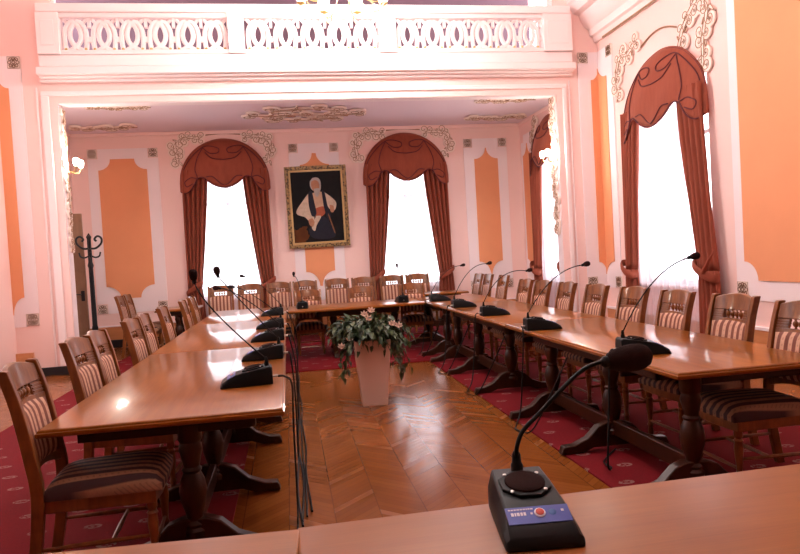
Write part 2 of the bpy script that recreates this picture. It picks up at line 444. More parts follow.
# ------------------------------------------------------------------ stucco ornaments
def spiral(P, c, r, a0, turns, sg, d, n=18):
    return [P(c[0] + r * (1 - .82 * t) * cos(a0 + sg * 2 * PI * turns * t), c[1] + r * (1 - .82 * t) * sin(a0 + sg * 2 * PI * turns * t), d) for t in [i / n for i in range(n + 1)]]
def ornament(name, P, path, r, label, group, seed=1, step=None, extra=None, cat='wall ornament', thick=1.0):
    rnd = random.Random(seed)
    nrm = Vector(P(0, 0, 1)) - Vector(P(0, 0, 0))
    paths = path if isinstance(path[0][0], (tuple, list)) else [path]
    base = MB(); gild = MB()
    def cre(c, rr, ang, w=.27):
        lf = []; bl = []
        for q in range(13):
            th = 2 * PI * q / 12; lx = rr * cos(th); ly = rr * w * sin(th) * (1 + .4 * cos(3 * th))
            lf.append(P(c[0] + lx * cos(ang) - ly * sin(ang), c[1] + lx * sin(ang) + ly * cos(ang), .040))
        gild.tube(lf[:-1], .0055 * thick, 5, closed=True)
        base.prism([(c[0] + rr * cos(2 * PI * q / 12) * cos(ang) - rr * w * sin(2 * PI * q / 12) * sin(ang), c[1] + rr * cos(2 * PI * q / 12) * sin(ang) + rr * w * sin(2 * PI * q / 12) * cos(ang)) for q in range(12)], P, .002, .036)
    for path in paths:
        pts = [Vector((a, b, 0)) for a, b in path]
        sp = spline(pts, 10); L = [0]
        for i in range(1, len(sp)): L.append(L[-1] + (sp[i] - sp[i - 1]).length)
        stp = step or r * 1.05
        K = max(2, int(L[-1] / stp))
        base.tube([P(p.x, p.y, .027) for p in sp], (.024, .035 * thick), 6, flat=nrm)
        for sd in (-1, 1):
            gild.tube([P(p.x + sd * .022, p.y + sd * .022, .046) for p in sp], .0055 * thick, 5)
        for k in range(K + 1):
            s = L[-1] * k / K
            i = min(range(len(L)), key=lambda j: abs(L[j] - s))
            p = sp[i]; t = (sp[min(i + 1, len(sp) - 1)] - sp[max(i - 1, 0)]).normalized(); nn = Vector((-t.y, t.x, 0))
            for sg in (1, -1):
                rr = r * rnd.uniform(.55, .95)
                if (k + sg) % 3 != 0:
                    c = p + nn * (sg * rr * .8)
                    a0 = math.atan2(-nn.y * sg, -nn.x * sg) + rnd.uniform(-.6, .6)
                    w = spiral(P, (c.x, c.y), rr, a0, rnd.uniform(1.0, 1.4), sg, .027)
                    base.tube(w, (.024, .042 * thick), 6, flat=nrm)
                    gild.tube([tuple(Vector(q) + nrm * .022) for q in w], .0062 * thick, 5)
                c2 = p + nn * (sg * rr * .6) + t * rr * .5
                cre((c2.x, c2.y), rr * .6, math.atan2(t.y, t.x) + sg * rnd.uniform(.2, 1.2))
    o = obj(name, base, m_cream); obj('gilding', gild, m_gold, o)
    if extra: extra(o)
    tag(o, label, cat, group)
    return o
G1 = 'gilded scrolls around the windows'
def arc(P, a, b, rise):
    def f(o):
        pts = [P(a[0] + (b[0] - a[0]) * t, a[1] + (b[1] - a[1]) * t + rise * sin(PI * t), .02) for t in [i / 16 for i in range(17)]]
        obj('gilt_arc', MB().tube(pts, .012, 6), m_gold, o)
    return f
ornament('scroll_ornament', P_rear, [(-1.52, 3.98), (-1.78, 4.0), (-2.02, 3.88), (-1.98, 3.52)], .10, 'gilded stucco scroll left of the arched valance nearest the orange left panel', G1, 3, extra=arc(P_rear, (-1.5, 4.04), (-.72, 4.04), .03))
ornament('scroll_ornament', P_rear, [(-.70, 3.98), (-.44, 4.0), (-.20, 3.88), (-.26, 3.52)], .10, 'gilded stucco scroll between left rear window and the portrait', G1, 4)
ornament('scroll_ornament', P_rear, [(2.08, 3.98), (1.80, 4.0), (1.52, 3.88), (1.54, 3.50)], .10, 'gilded stucco scroll between the portrait and right rear window', G1, 5, extra=arc(P_rear, (2.06, 4.04), (2.95, 4.04), .03))
ornament('scroll_ornament', P_rear, [(2.95, 3.98), (3.22, 4.0), (3.47, 3.90), (3.40, 3.54)], .10, 'gilded stucco scroll right of the right rear window', G1, 6)
ornament('scroll_ornament', P_right, [(9.15, 4.42), (9.42, 4.30), (9.66, 4.30), (9.78, 4.02), (9.74, 3.75)], .12, 'gilded stucco scroll on far upper side of the tall right wall window', G1, 7, extra=arc(P_right, (9.1, 4.28), (8.05, 4.22), .14))
ornament('scroll_ornament', P_right, [(8.12, 3.92), (7.98, 4.20), (7.66, 4.46), (7.48, 4.30), (7.58, 3.95), (7.60, 3.62)], .13, 'large gilded stucco scroll on near upper side of the right wall window', G1, 8)
ornament('scroll_ornament', P_rr, [(12.62, 4.0), (12.78, 3.8), (12.86, 3.4), (12.82, 3.1)], .10, 'gilded stucco scroll on the recess side wall beside right sconce', G1, 12)
G2 = 'gilded scrolls down the piers'
ornament('scroll_ornament', P_pl, [(10.55, 3.86), (10.57, 3.5), (10.55, 3.05), (10.57, 2.6), (10.55, 2.2), (10.57, 1.85)], .062, 'tall gilded scroll down the inner face of left pier', G2, 9, step=.12)
ornament('scroll_ornament', P_pr, [(10.57, 3.9), (10.63, 3.5), (10.57, 3.05), (10.63, 2.6), (10.57, 2.2), (10.62, 1.75)], .085, 'tall gilded scroll down the inner face of right pier', G2, 10, step=.12)
G3 = 'gilded ceiling scrolls'
ornament('ceiling_rosette', P_ceil, [[(-.5, 12.15), (-.1, 12.25), (.46, 12.15), (1.0, 12.25), (1.42, 12.15)], [(-.1, 12.5), (.46, 12.62), (1.0, 12.5)], [(-.1, 11.85), (.46, 11.7), (1.0, 11.85)]], .19, 'large gilded scroll rosette in the middle of the recess ceiling', G3, 11, step=.30, cat='ceiling ornament', thick=1.2)
ornament('ceiling_rosette', P_ceil, [(-3.65, 12.9), (-3.2, 13.0), (-2.7, 12.9)], .16, 'gilded ceiling scroll above the left orange rear panel', G3, 13, cat='ceiling ornament')
ornament('ceiling_rosette', P_ceil, [(3.72, 12.8), (4.2, 12.9), (4.72, 12.75)], .16, 'gilded ceiling scroll above the right orange rear panel', G3, 14, cat='ceiling ornament')
ornament('ceiling_rosette', P_ceil, [(3.5, 11.35), (4.0, 11.42), (4.4, 11.3)], .10, 'thin gilded ceiling scroll near the right pier', G3, 15, cat='ceiling ornament')
ornament('ceiling_rosette', P_ceil, [(-2.95, 11.3), (-2.5, 11.42), (-2.1, 11.35)], .10, 'thin gilded ceiling scroll near the left pier', G3, 16, cat='ceiling ornament')
def rosette(P, u, v, label, s=.175):
    h = s / 2
    a = MB().prism([(u - h, v - h), (u + h, v - h), (u + h, v + h), (u - h, v + h)], P, 0, .022)
    o = obj('square_rosette', a, m_cream, bevel=.004)
    g = MB()
    for k in range(4):
        q = PI / 4 + k * PI / 2
        g.tube(spiral(P, (u + .52 * h * cos(q) * 1.2, v + .52 * h * sin(q) * 1.2), .40 * h, q + PI, 1.3, 1 if k % 2 else -1, .024, 12), .0068, 5)
        q += PI / 4
        c = (u + .62 * h * cos(q), v + .62 * h * sin(q))
        g.tube([P(c[0] + .24 * h * cos(2 * PI * i / 8), c[1] + .24 * h * sin(2 * PI * i / 8), .024) for i in range(8)], .0052, 5, closed=True)
    g.tube([P(u + .22 * h * cos(2 * PI * i / 10), v + .22 * h * sin(2 * PI * i / 10), .028) for i in range(10)], .005, 5, closed=True)
    e = .93 * h
    g.tube([P(u - e, v - e, .024), P(u + e, v - e, .024), P(u + e, v + e, .024), P(u - e, v + e, .024)], .0035, 4, closed=True)
    obj('gilding', g, m_goldd, o)
    tag(o, label, 'wall ornament', 'square gilded rosettes at panel corners')
for x0, x1, nm in ((-3.66, -2.36, 'left orange rear panel'), (.15, 1.155, 'rear panel behind the portrait'), (3.78, 4.72, 'right orange rear panel')):
    for a, sx in ((x0 + .09, 'left'), (x1 - .09, 'right')):
        for b, sz in ((.75, 'lower'), (3.74, 'upper')):
            rosette(P_rear, a, b, 'square gilded rosette at %s %s corner of the %s' % (sz, sx, nm))
rosette(P_rr, 12.93, 3.76, 'square gilded rosette on the recess side wall by right sconce', .14)
rosette(P_fac, -3.70, 4.55, 'square gilded rosette high on the left pier')
rosette(P_fac, -3.70, .84, 'square gilded rosette low on the left pier above the chairs')
rosette(P_fac, 5.0, 4.55, 'square gilded rosette high on the right pier, left of the corner')
rosette(P_fac, 5.0, .84, 'square gilded rosette low on the right pier, left of the corner')
rosette(P_right, 10.04, 4.55, 'square gilded rosette high on right wall beside the far corner')
rosette(P_right, 10.04, .84, 'square gilded rosette low on right wall beside the far corner')
rosette(P_right, 7.06, .84, 'square gilded rosette low on right wall under the big orange panel', .19)

# ------------------------------------------------------------------ balcony
bc = MB()
bc.box(XL + .6, 4.79, 10.36, YF + .02, 4.25, 4.29); bc.box(XL + .6, 4.79, 10.22, YF + .02, 4.32, 4.43); bc.box(XL + .62, 4.77, 10.28, YF + .02, 4.29, 4.32)
bc.box(XL + .64, 4.74, 10.25, YF + PT, 4.43, 4.60)
struct('trim_balcony_cornice', bc, m_trim, bevel=.014)
bal = empty('balustrade', (.66, 10.32, 4.60)); tag(bal, 'pale pink balcony balustrade of interlaced arches along the gallery', 'balustrade')
def bobj(n, mb, m, par=bal, **k):
    for i, p in enumerate(mb.v): mb.v[i] = (p[0] - .66, p[1] - 10.32, p[2] - 4.60)
    return obj(n, mb, m, par, **k)
bobj('base_rail', MB().box(-3.3, 4.73, 10.25, 10.39, 4.602, 4.67), m_trim, bevel=.01)
r_ = MB(); r_.box(-3.3, 4.73, 10.22, 10.42, 5.20, 5.325); r_.box(-3.3, 4.73, 10.25, 10.39, 5.13, 5.20)
bobj('top_rail', r_, m_trim, bevel=.012)
for a, b in ((-3.3, -3.0), (-.66, -.43), (1.60, 1.86), (4.25, 4.73)):
    q = MB(); q.box(a, b, 10.2, 10.44, 4.602, 5.19); q.box(a + .06, b - .06, 10.19, 10.2, 4.72, 5.08)
    bobj('post', q, m_trim, bevel=.01)
def baluster_mb():
    mb = MB(); ft = MB()
    for s in (-1, 1):
        p = spline([(s * .135, 0, .0), (s * .15, 0, .16), (s * .135, 0, .31), (s * .06, 0, .415), (-s * .035, 0, .36), (-s * .075, 0, .24), (-s * .055, 0, .13), (s * .01, 0, .055), (s * .108, 0, .0)], 5)
        mb.tube(p, (.028, .035), 8, flat=(0, 1, 0))
        p = spline([(s * .16, 0, .46), (s * .10, 0, .40), (s * .02, 0, .44)], 4); mb.tube(p, (.02, .028), 6, flat=(0, 1, 0))
        ft.ball((s * .135, -.02, .02), .022, 8, 6)
    mb.box(.175, .215, -.03, .03, .33, .47); mb.box(.178, .212, -.025, .025, .12, .20); mb.tube([(.145, 0, .16), (.245, 0, .16)], .012, 6)
    return mb, ft
mbb, ftb = baluster_mb()
b0 = obj('baluster', mbb, m_trim, bal); f0 = obj('gilt_foot', ftb, m_brass, b0)
first = True
for x0, x1, n in ((-3.0, -.66, 6), (-.43, 1.60, 5), (1.86, 4.25, 6)):
    for k in range(n):
        x = x0 + (x1 - x0) * (k + .5) / n
        o = b0 if first else copy_tree(b0, bal)
        first = False
        o.location = (x - .66, 0, .07)

# ------------------------------------------------------------------ windows, curtains
wn = [0]
def window(P, uc, hw, z0, z1, out, unit=None):
    wn[0] += 1
    f = MB(); e = .055
    def bx(a, b, c, d_, m=f, t=.05): m.prism([(a, c), (b, c), (b, d_), (a, d_)], P, -.16, -.16 - t)
    bx(uc - hw, uc - hw + e, z0, z1); bx(uc + hw - e, uc + hw, z0, z1); bx(uc - hw, uc + hw, z0, z0 + e); bx(uc - hw, uc + hw, z1 - e, z1)
    bx(uc - .03, uc + .03, z0, z1); bx(uc - hw, uc + hw, z0 + (z1 - z0) * .68, z0 + (z1 - z0) * .68 + .05)
    o = struct('window_%d' % wn[0], f, m_white)
    g = MB(); bx(uc - hw, uc + hw, z0, z1, g, .006); obj('pane', g, m_glass, o)
    s = MB(); s.prism([(uc - hw - .05, z0 - .04), (uc + hw + .05, z0 - .04), (uc + hw + .05, z0), (uc - hw - .05, z0)], P, .05, -.15); obj('sill', s, m_white, o)
    L = bpy.data.lights.new('daylight', 'AREA'); L.shape = 'RECTANGLE'; L.size = 2 * hw; L.size_y = z1 - z0; L.cycles.is_portal = True
    lo = bpy.data.objects.new('daylight', L); COL.objects.link(lo)
    c = Vector(P(uc, (z0 + z1) / 2, -.34)); dr = (Vector(P(0, 0, 1)) - Vector(P(0, 0, 0)))
    lo.location = c; lo.rotation_euler = dr.to_track_quat('-Z', 'Z').to_euler()
    return o
window(P_rear, WL, .72, .82, 3.55, 0)
window(P_rear, WR, .72, .82, 3.55, 0)
window(P_right, 8.50, .90, .85, 3.75, 0)
window(P_rr, WRR, .62, .82, 3.55, 0)
window(P_left, 8.50, .90, .85, 3.75, 0)

def sheer(P, uc, hw, z0, z1, label):
    def fn(u, v):
        x = uc - hw + 2 * hw * u; z = z1 + (z0 - z1) * v
        return P(x, z, .07 + .022 * sin(u * 2 * PI * 13 + .6 * sin(v * 3)) + .008 * sin(u * 61))
    o = obj('sheer_curtain', MB().grid(fn, 130, 10), m_sheer, smooth=180, solid=.0)
    tag(o, label, 'sheer curtain', 'white sheer curtains')
def drape(P, top, bot, ztop, ztie, zbot, label, folds=5, tail=None, d0=.12, par=None):
    (a0, a1), (b0_, b1_) = top, bot
    H1 = 20
    def fn(u, v):
        z = ztop + (ztie - ztop) * v
        k = v ** 1.25
        x = (a0 + (a1 - a0) * u) * (1 - k) + (b0_ + (b1_ - b0_) * u) * k
        amp = .045 - .012 * v
        return P(x, z, d0 + amp * sin(u * 2 * PI * folds + .5 * sin(v * 4)) + .05 * v * sin(PI * u))
    def fn2(u, v):
        z = ztie + (zbot - ztie) * v
        w = (b1_ - b0_); m_ = (b0_ + b1_) / 2
        x = m_ + (u - .5) * w * (1.0 + .35 * v ** .6)
        return P(x, z, d0 + .035 * sin(u * 2 * PI * folds) + .05 * sin(PI * u) * (1 - .5 * v))
    e = obj('drape', MB().grid(fn, 60, 26), m_drape, smooth=180, solid=.012)
    tag(e, label, 'curtain', 'rust red tied curtains')
    obj('lower_fall', MB().grid(fn2, 60, 12), m_drape, e, smooth=180, solid=.012)
    t = MB(); w = abs(b1_ - b0_); m_ = (b0_ + b1_) / 2
    pts = []
    for i in range(17):
        q = 2 * PI * i / 16
        pts.append(P(m_ + w * .56 * cos(q), ztie + .10 * cos(q) * (1 if tail is None else tail), d0 + .05 + .10 * sin(q)))
    t.tube(pts[:-1], (.05, .018), 8, flat=(0, 0, 1), closed=True)
    if tail is not None:
        t.tube([P(m_ - .10 * tail, ztie - .02, d0 + .16), P(m_ - .2 * tail, ztie + .14, d0 + .14), P(m_ - .24 * tail, ztie + .24, d0 + .1)], [(.02, .045), (.014, .03), (.008, .01)], 6)
    obj('tieback', t, m_drape, e, smooth=60)
    return e
def valance(P, uc, r, zc, h, label, deep=.2, zl=-.12):
    nU = 64; nV = 14
    def top(t): return zc + h * math.sqrt(max(0, 1 - t * t))
    def bot(t):
        a = abs(t)
        if a < .40: return zc + .05 - .17 * cos(PI * a / .80) ** .8 if a < .4 else zc
        if a < .62: return zc + .05 + .05 * sin(PI * (a - .40) / .22)
        return zc + .04 - (.36 + zl) * max(0, sin(.72 * PI * (a - .62) / .38)) ** .9
    def off(t, z):
        dz = max(0, top(t) - z)
        return .06 + deep * (1 - math.exp(-dz / .28)) * (max(0, 1 - t * t) ** .4) + .006 * sin(t * 9 + z * 7)
    def fn(u, v):
        t = -cos(PI * u) * .35 + (2 * u - 1) * .65
        zt, zb = top(t), bot(t)
        zb = min(zb, zt - .01)
        z = zt + (zb - zt) * v
        return P(uc + r * t, z, off(t, z))
    o = obj('valance', MB().grid(fn, nU, nV), m_drape, smooth=180, solid=.02)
    cord = MB()
    def cpath(pts, closed=False, rr=.0095):
        sp = spline([(a, b, 0) for a, b in pts], 7)
        cord.tube([P(uc + r * p.x, p.y, off(p.x, p.y) + .016) for p in sp], rr, 6)
    # hem, two crossed loops at the crown and long side sweeps
    hem = [(-.985 + 1.97 * i / 70) for i in range(71)]
    cord.tube([P(uc + r * t, bot(t), off(t, bot(t)) + .014) for t in hem], .011, 6)
    cord.tube([P(uc + r * t, top(t) - .02, off(t, top(t)) + .014) for t in [(-.97 + 1.94 * i / 50) for i in range(51)]], .008, 6)
    for s in (-1, 1):
        zt = zc + h
        cpath([(s * .95, zc - .05), (s * .90, zc + h * .30), (s * .72, zc + h * .58), (s * .47, zc + h * .80), (s * .30, zc + h * .83), (s * .10, zc + h * .76), (s * .12, zc + h * .66), (s * .30, zc + h * .66), (s * .45, zc + h * .80)])
        cpath([(s * .45, zc + h * .80), (s * .58, zc + h * .55), (s * .64, zc + h * .30), (s * .60, zc + .09), (s * .74, zc + .10), (s * .88, zc + .02), (s * .84, zc - .07), (s * .70, zc - .02)])
        cpath([(s * .40, zc + h * .68), (s * .25, zc + h * .54), (0, zc + h * .50)])
        cpath([(s * .40, zc + .10), (s * .26, zc + .10), (s * .10, zc - .03), (0, zc - .08)])
    obj('cord_trim', cord, m_cord, o)
    tag(o, label, 'valance', 'arched rust red valances')
def dressed(P, uc, r, zc, h, nm, hw, flip=1, tails=(None, None), deep=.2, A=(.95, .38, .97, .66), B=(.95, .38, .97, .66)):
    sheer(P, uc, hw * .93, .10, zc + .22, 'white sheer curtain hanging in the %s' % nm)
    drape(P, (uc - r * A[0], uc - r * A[1]), (uc - r * A[2], uc - r * A[3]), zc + .25, 1.06, .12, 'rust red curtain tied back on the left of the %s' % nm if flip > 0 else 'rust red curtain tied back on the near side of the %s' % nm, tail=tails[0])
    drape(P, (uc + r * B[0], uc + r * B[1]), (uc + r * B[2], uc + r * B[3]), zc + .25, 1.06, .12, 'rust red curtain tied back on the right of the %s' % nm if flip > 0 else 'rust red curtain tied back on the far side of the %s' % nm, tail=tails[1])
    valance(P, uc, r, zc, h, 'arched rust red valance with dark cord over the %s' % nm, deep)
dressed(P_rear, WL, .86, 3.10, .86, 'left rear window', .80)
dressed(P_rear, WR, .89, 3.10, .88, 'right rear window', .82)
dressed(P_rr, WRR, .84, 3.10, .84, 'recess side window', .78, -1)
dressed(P_right, 8.52, 1.03, 3.16, .92, 'tall right wall window', 1.0, -1, (1, None), .17, (.95, .42, 1.14, .78), (.95, .55, .99, .74))

# ------------------------------------------------------------------ portrait
pt = empty('framed_portrait', (.66, YB - .10, 2.54)); pt.rotation_euler = (math.radians(4), math.radians(-.6), 0)
tag(pt, 'framed oil portrait of a seated bearded man in white sleeves and black vest', 'painting')
PW, PH = 1.225, 1.63
Pp = lambda a, b, dd: (a, -dd, b)
def rectring(w, h, t, d0, d1):
    mb = MB()
    for a, b, c, e in ((-w / 2, -w / 2 + t, -h / 2, h / 2), (w / 2 - t, w / 2, -h / 2, h / 2), (-w / 2 + t, w / 2 - t, -h / 2, -h / 2 + t), (-w / 2 + t, w / 2 - t, h / 2 - t, h / 2)):
        mb.prism([(a, c), (b, c), (b, e), (a, e)], Pp, d0, d1)
    return mb
m_fr = None
def framemat():
    m, nt, out = mat('carved_dark_frame')
    v = N(nt, 'ShaderNodeTexVoronoi'); v.inputs['Scale'].default_value = 26; nt.links.new(coords(nt), v.inputs['Vector'])
    r = N(nt, 'ShaderNodeMapRange'); r.inputs[1].default_value = .25; r.inputs[2].default_value = .6; nt.links.new(v.outputs['Distance'], r.inputs[0])
    bsdf(nt, out, MIX(nt, r.outputs[0], c4((.035, .018, .012)), c4((.36, .22, .09))), .4, 0, .2)
    return m
obj('frame', rectring(PW, PH, .075, 0, .075), framemat(), pt, bevel=.012)
obj('gilt_liner', rectring(PW - .15, PH - .15, .038, 0, .05), plain('liner_gold', (.62, .42, .19), .4, .1, 9, 0, .2), pt, bevel=.004)
cw, ch = PW - .225, PH - .225
def canvasmat():
    m, nt, out = mat('dark_canvas')
    s = N(nt, 'ShaderNodeSeparateXYZ'); t = N(nt, 'ShaderNodeTexCoord'); nt.links.new(t.outputs['Object'], s.inputs[0])
    f = noise(nt, coords(nt), 4, 4)
    k = M(nt, 'MULTIPLY', M(nt, 'LESS_THAN', M(nt, 'ADD', s.outputs[2], M(nt, 'MULTIPLY', f, .3)), -.25), M(nt, 'LESS_THAN', M(nt, 'ADD', s.outputs[0], f), .28))
    bsdf(nt, out, MIX(nt, k, MIX(nt, f, c4((.004, .004, .006)), c4((.018, .015, .015))), MIX(nt, f, c4((.04, .010, .005)), c4((.16, .055, .016)))), .6, 0, 0, .12)
    return m
cv_ = obj('canvas', MB().prism([(-cw / 2, -ch / 2), (cw / 2, -ch / 2), (cw / 2, ch / 2), (-cw / 2, ch / 2)], Pp, 0, .025), canvasmat(), pt)
def st(pts): return [(-cw / 2 + s * cw, ch / 2 - t * ch) for s, t in pts]
def rnd_poly(pts):
    sp = spline([(a, b, 0) for a, b in pts + [pts[0]]], 5); return [(p.x, p.y) for p in sp[:-1]]
def pm(n, c, v=.25): return plain('paint_' + n, c, .6, v, 16, 0, 0, .12)
k_ = [0]
def paint(n, pts, m):
    k_[0] += 1
    obj(n, MB().prism(st(rnd_poly(pts)), Pp, .024, .0265 + .0005 * k_[0]), m, cv_)
p_cl = pm('linen', (.60, .47, .36), .35); p_sk = pm('skin', (.46, .22, .13), .3); p_dk = pm('dark', (.022, .022, .034)); p_gr = pm('grey_hair', (.42, .38, .35), .3); p_rd = pm('sash', (.42, .11, .06), .4)
paint('painted_trousers', [(.42, .62), (.62, .64), (.78, .80), (.80, .95), (.40, .95), (.30, .84), (.38, .72)], p_dk)
paint('painted_sleeve', [(.34, .30), (.20, .42), (.08, .54), (.10, .60), (.24, .64), (.34, .72), (.42, .70), (.40, .50)], p_cl)
paint('painted_sleeve', [(.66, .30), (.80, .38), (.88, .46), (.84, .56), (.74, .54), (.68, .44)], p_cl)
paint('painted_shirt', [(.42, .30), (.62, .30), (.64, .50), (.60, .60), (.46, .62), (.42, .50)], pm('shirt', (.58, .38, .26), .3))
paint('painted_sash', [(.46, .52), (.62, .50), (.64, .60), (.50, .66), (.44, .62)], p_rd)
paint('painted_apron', [(.46, .63), (.56, .64), (.46, .76), (.42, .84), (.36, .80), (.40, .72)], p_cl)
paint('painted_vest', [(.33, .30), (.40, .27), (.44, .42), (.47, .60), (.38, .63), (.33, .48)], p_dk)
paint('painted_vest', [(.60, .26), (.66, .30), (.70, .48), (.76, .64), (.70, .70), (.63, .52)], p_dk)
paint('painted_hand', [(.30, .68), (.38, .66), (.42, .72), (.38, .78), (.32, .75)], p_sk)
paint('painted_hand', [(.74, .48), (.82, .50), (.82, .58), (.76, .58)], p_sk)
paint('painted_hair', [(.38, .14), (.44, .09), (.54, .09), (.59, .14), (.59, .24), (.54, .30), (.42, .26), (.38, .20)], p_gr)
paint('painted_face', [(.41, .14), (.48, .12), (.55, .15), (.56, .24), (.50, .30), (.44, .27), (.40, .20)], p_sk)
paint('painted_beard', [(.45, .245), (.55, .24), (.56, .30), (.51, .36), (.46, .32)], p_gr)
paint('painted_staff', [(.70, .62), (.72, .62), (.82, .86), (.80, .87)], pm('staff', (.22, .10, .05)))

# ------------------------------------------------------------------ carpet
cp_ = MB()
out_ = [(-2.78, .2), (-.40, .2), (-.40, 8.9), (1.83, 8.9), (1.83, .2), (4.2, .2), (4.2, 13.1), (-2.78, 13.1)]
cp_.prism(out_, lambda a, b, dd: (a, b, dd), .0, .012)
tag(obj('carpet', cp_, m_carpet), 'deep red U shaped carpet with small grey motifs under the tables', 'carpet')

# ------------------------------------------------------------------ chairs  (local front = +x, base at floor)
def make_chair():
    root = empty('conference_chair')
    def post_path(s, dz=0):
        return [(-.285, s * .205, 0), (-.245, s * .205, .22), (-.225, s * .205, .45), (-.245, s * .206, .62), (-.285, s * .207, .85), (-.325, s * .208, 1.0), (-.338, s * .208, 1.035)]
    for s in (-1, 1):
        sp = spline(post_path(s), 4)
        q = MB()
        rad = [(.026 if p.z > .2 else .022) for p in sp]
        v = []; f = []
        for i, p in enumerate(sp):
            dx = .028 - .006 * abs(p.z - .5); dy = .0185
            if i == len(sp) - 1: dx *= .6
            for a, b in ((-dx, -dy), (dx, -dy), (dx, dy), (-dx, dy)): v.append((p.x + a, p.y + b, p.z))
        for i in range(len(sp) - 1):
            for k in range(4): f.append((i * 4 + k, i * 4 + (k + 1) % 4, (i + 1) * 4 + (k + 1) % 4, (i + 1) * 4 + k))
        f.append((3, 2, 1, 0)); e = (len(sp) - 1) * 4; f.append((e, e + 1, e + 2, e + 3))
        q.add(v, f); obj('back_post', q, m_chair, root, bevel=.006)
    def xback(z):   # rake of the back
        return -.225 - .02 * max(0, (z - .45) / .17) if z < .62 else (-.245 - .04 * (z - .62) / .23 if z < .85 else -.285 - .04 * (z - .85) / .15)
    def slab(y0, y1, z0f, z1f, th, ny=14, bow=.03, fwd=0.0):
        v = []; f = []
        for i in range(ny + 1):
            y = y0 + (y1 - y0) * i / ny; c = 1 - (y / .19) ** 2
            z0, z1 = z0f(y), z1f(y)
            for zz in (z0, z1):
                xb = xback(zz) - bow * c + fwd
                v += [(xb + th / 2, y, zz), (xb - th / 2, y, zz)]
        for i in range(ny):
            a = i * 4; b = a + 4
            f += [(a, b, b + 2, a + 2), (a + 1, a + 3, b + 3, b + 1), (a + 2, b + 2, b + 3, a + 3), (a, a + 1, b + 1, b)]
        f += [(0, 2, 3, 1), (ny * 4, ny * 4 + 1, ny * 4 + 3, ny * 4 + 2)]
        return MB().add(v, f)
    top = slab(-.19, .19, lambda y: .925, lambda y: 1.015 + .030 * (1 - (y / .19) ** 2), .026)
    obj('top_rail', top, m_chair, root, bevel=.006)
    lat = slab(-.19, .19, lambda y: .838, lambda y: .866, .022)
    for s in (-1, 1):     # solid cheeks with grooves either side of the open slot
        c = slab(min(s * .105, s * .19), max(s * .105, s * .19), lambda y: .866, lambda y: .925, .012, 5)
        lat.add(c.v, c.f)
        for zz in (.880, .896, .912):
            c = slab(min(s * .108, s * .188), max(s * .108, s * .188), lambda y: zz - .004, lambda y: zz + .004, .024, 5); lat.add(c.v, c.f)
    obj('lattice_rail', lat, m_chair, root)
    sp_ = MB()
    for y in (-.066, -.022, .022, .066):
        x = xback(.9) - .03 * (1 - (y / .19) ** 2)
        sp_.lathe([(.006, .862), (.009, .868), (.006, .874), (.0155, .884), (.0185, .8955), (.0155, .907), (.006, .917), (.009, .923), (.006, .928)], (x, y, 0), 8)
    obj('bead_spindles', sp_, m_chair, root)
    low = slab(-.19, .19, lambda y: .505 + .03 * (1 - (y / .19) ** 2), lambda y: .565, .024)
    obj('lower_rail', low, m_chair, root, bevel=.005)
    # upholstered back pad: pillowed slab
    pv = MB()
    def pad(sg):
        def fn(u, v):
            y = -.183 + .366 * u; z = .56 + .278 * v + .012 * (1 - (y / .19) ** 2) * (1 if v > .5 else 0) * v
            e = (1 - (2 * u - 1) ** 6) * (1 - (2 * v - 1) ** 6)
            return (xback(z) - .028 * (1 - (y / .19) ** 2) + sg * (.012 + .022 * e), y, z)
        return fn
    pv.grid(pad(1), 16, 12); pv.grid(pad(-1), 16, 12)
    n1 = 17 * 13
    rim = [i for i in range(17)] + [17 * j + 16 for j in range(1, 13)] + [17 * 12 + i for i in range(15, -1, -1)] + [17 * j for j in range(11, 0, -1)]
    for k in range(len(rim)):
        a, b = rim[k], rim[(k + 1) % len(rim)]; pv.f.append((a, b, b + n1, a + n1))
    obj('back_pad', pv, m_backfab, root, smooth=60)
    # seat frame and cushion (trapezoid, wider at the front)
    def wy(x): return .205 + .03 * (x + .22) / .48
    fr_ = MB()
    poly = [(-.21, -wy(-.21)), (.29, -wy(.29)), (.305, -.1), (.305, .1), (.29, wy(.29)), (-.21, wy(-.21))]
    fr_.prism(poly, lambda a, b, dd: (a, b, dd), .355, .415)
    obj('seat_frame', fr_, m_chair, root, bevel=.006)
    cu = MB()
    def cush(top_):
        def fn(u, v):
            x = -.215 + .535 * u; w = wy(x) + .008; y = -w + 2 * w * v
            ex = (1 - abs(2 * u - 1) ** 5); ey = (1 - abs(2 * v - 1) ** 5)
            return (x + .012 * (1 - (2 * v - 1) ** 2) * u, y, .417 + (.03 + .064 * (max(0, ex * ey)) ** .6 if top_ else -.002))
        return fn
    cu.grid(cush(True), 18, 18); cu.grid(cush(False), 18, 18)
    n1 = 19 * 19
    rim = [i for i in range(19)] + [19 * j + 18 for j in range(1, 19)] + [19 * 18 + i for i in range(17, -1, -1)] + [19 * j for j in range(17, 0, -1)]
    for k in range(len(rim)):
        a, b = rim[k], rim[(k + 1) % len(rim)]; cu.f.append((a, b, b + n1, a + n1))
    obj('seat_cushion', cu, m_seatfab, root, smooth=60)
    prof = [(.014, 0), (.017, .02), (.020, .06), (.016, .09), (.023, .105), (.016, .12), (.018, .16), (.026, .25), (.022, .29), (.027, .30), (.018, .312), (.025, .325), (.025, .36)]
    for s in (-1, 1):
        obj('front_leg', MB().lathe(prof, (.265, s * .197, 0), 10), m_chair, root)
    for s in (-1, 1):
        obj('stretcher', MB().tube([(-.245, s * .205, .19), (0, s * .202, .19), (.26, s * .197, .19)], [.009, .013, .009], 8), m_chair, root)
    obj('stretcher', MB().tube([(.08, -.2, .19), (.08, 0, .19), (.08, .2, .19)], [.009, .013, .009], 8), m_chair, root)
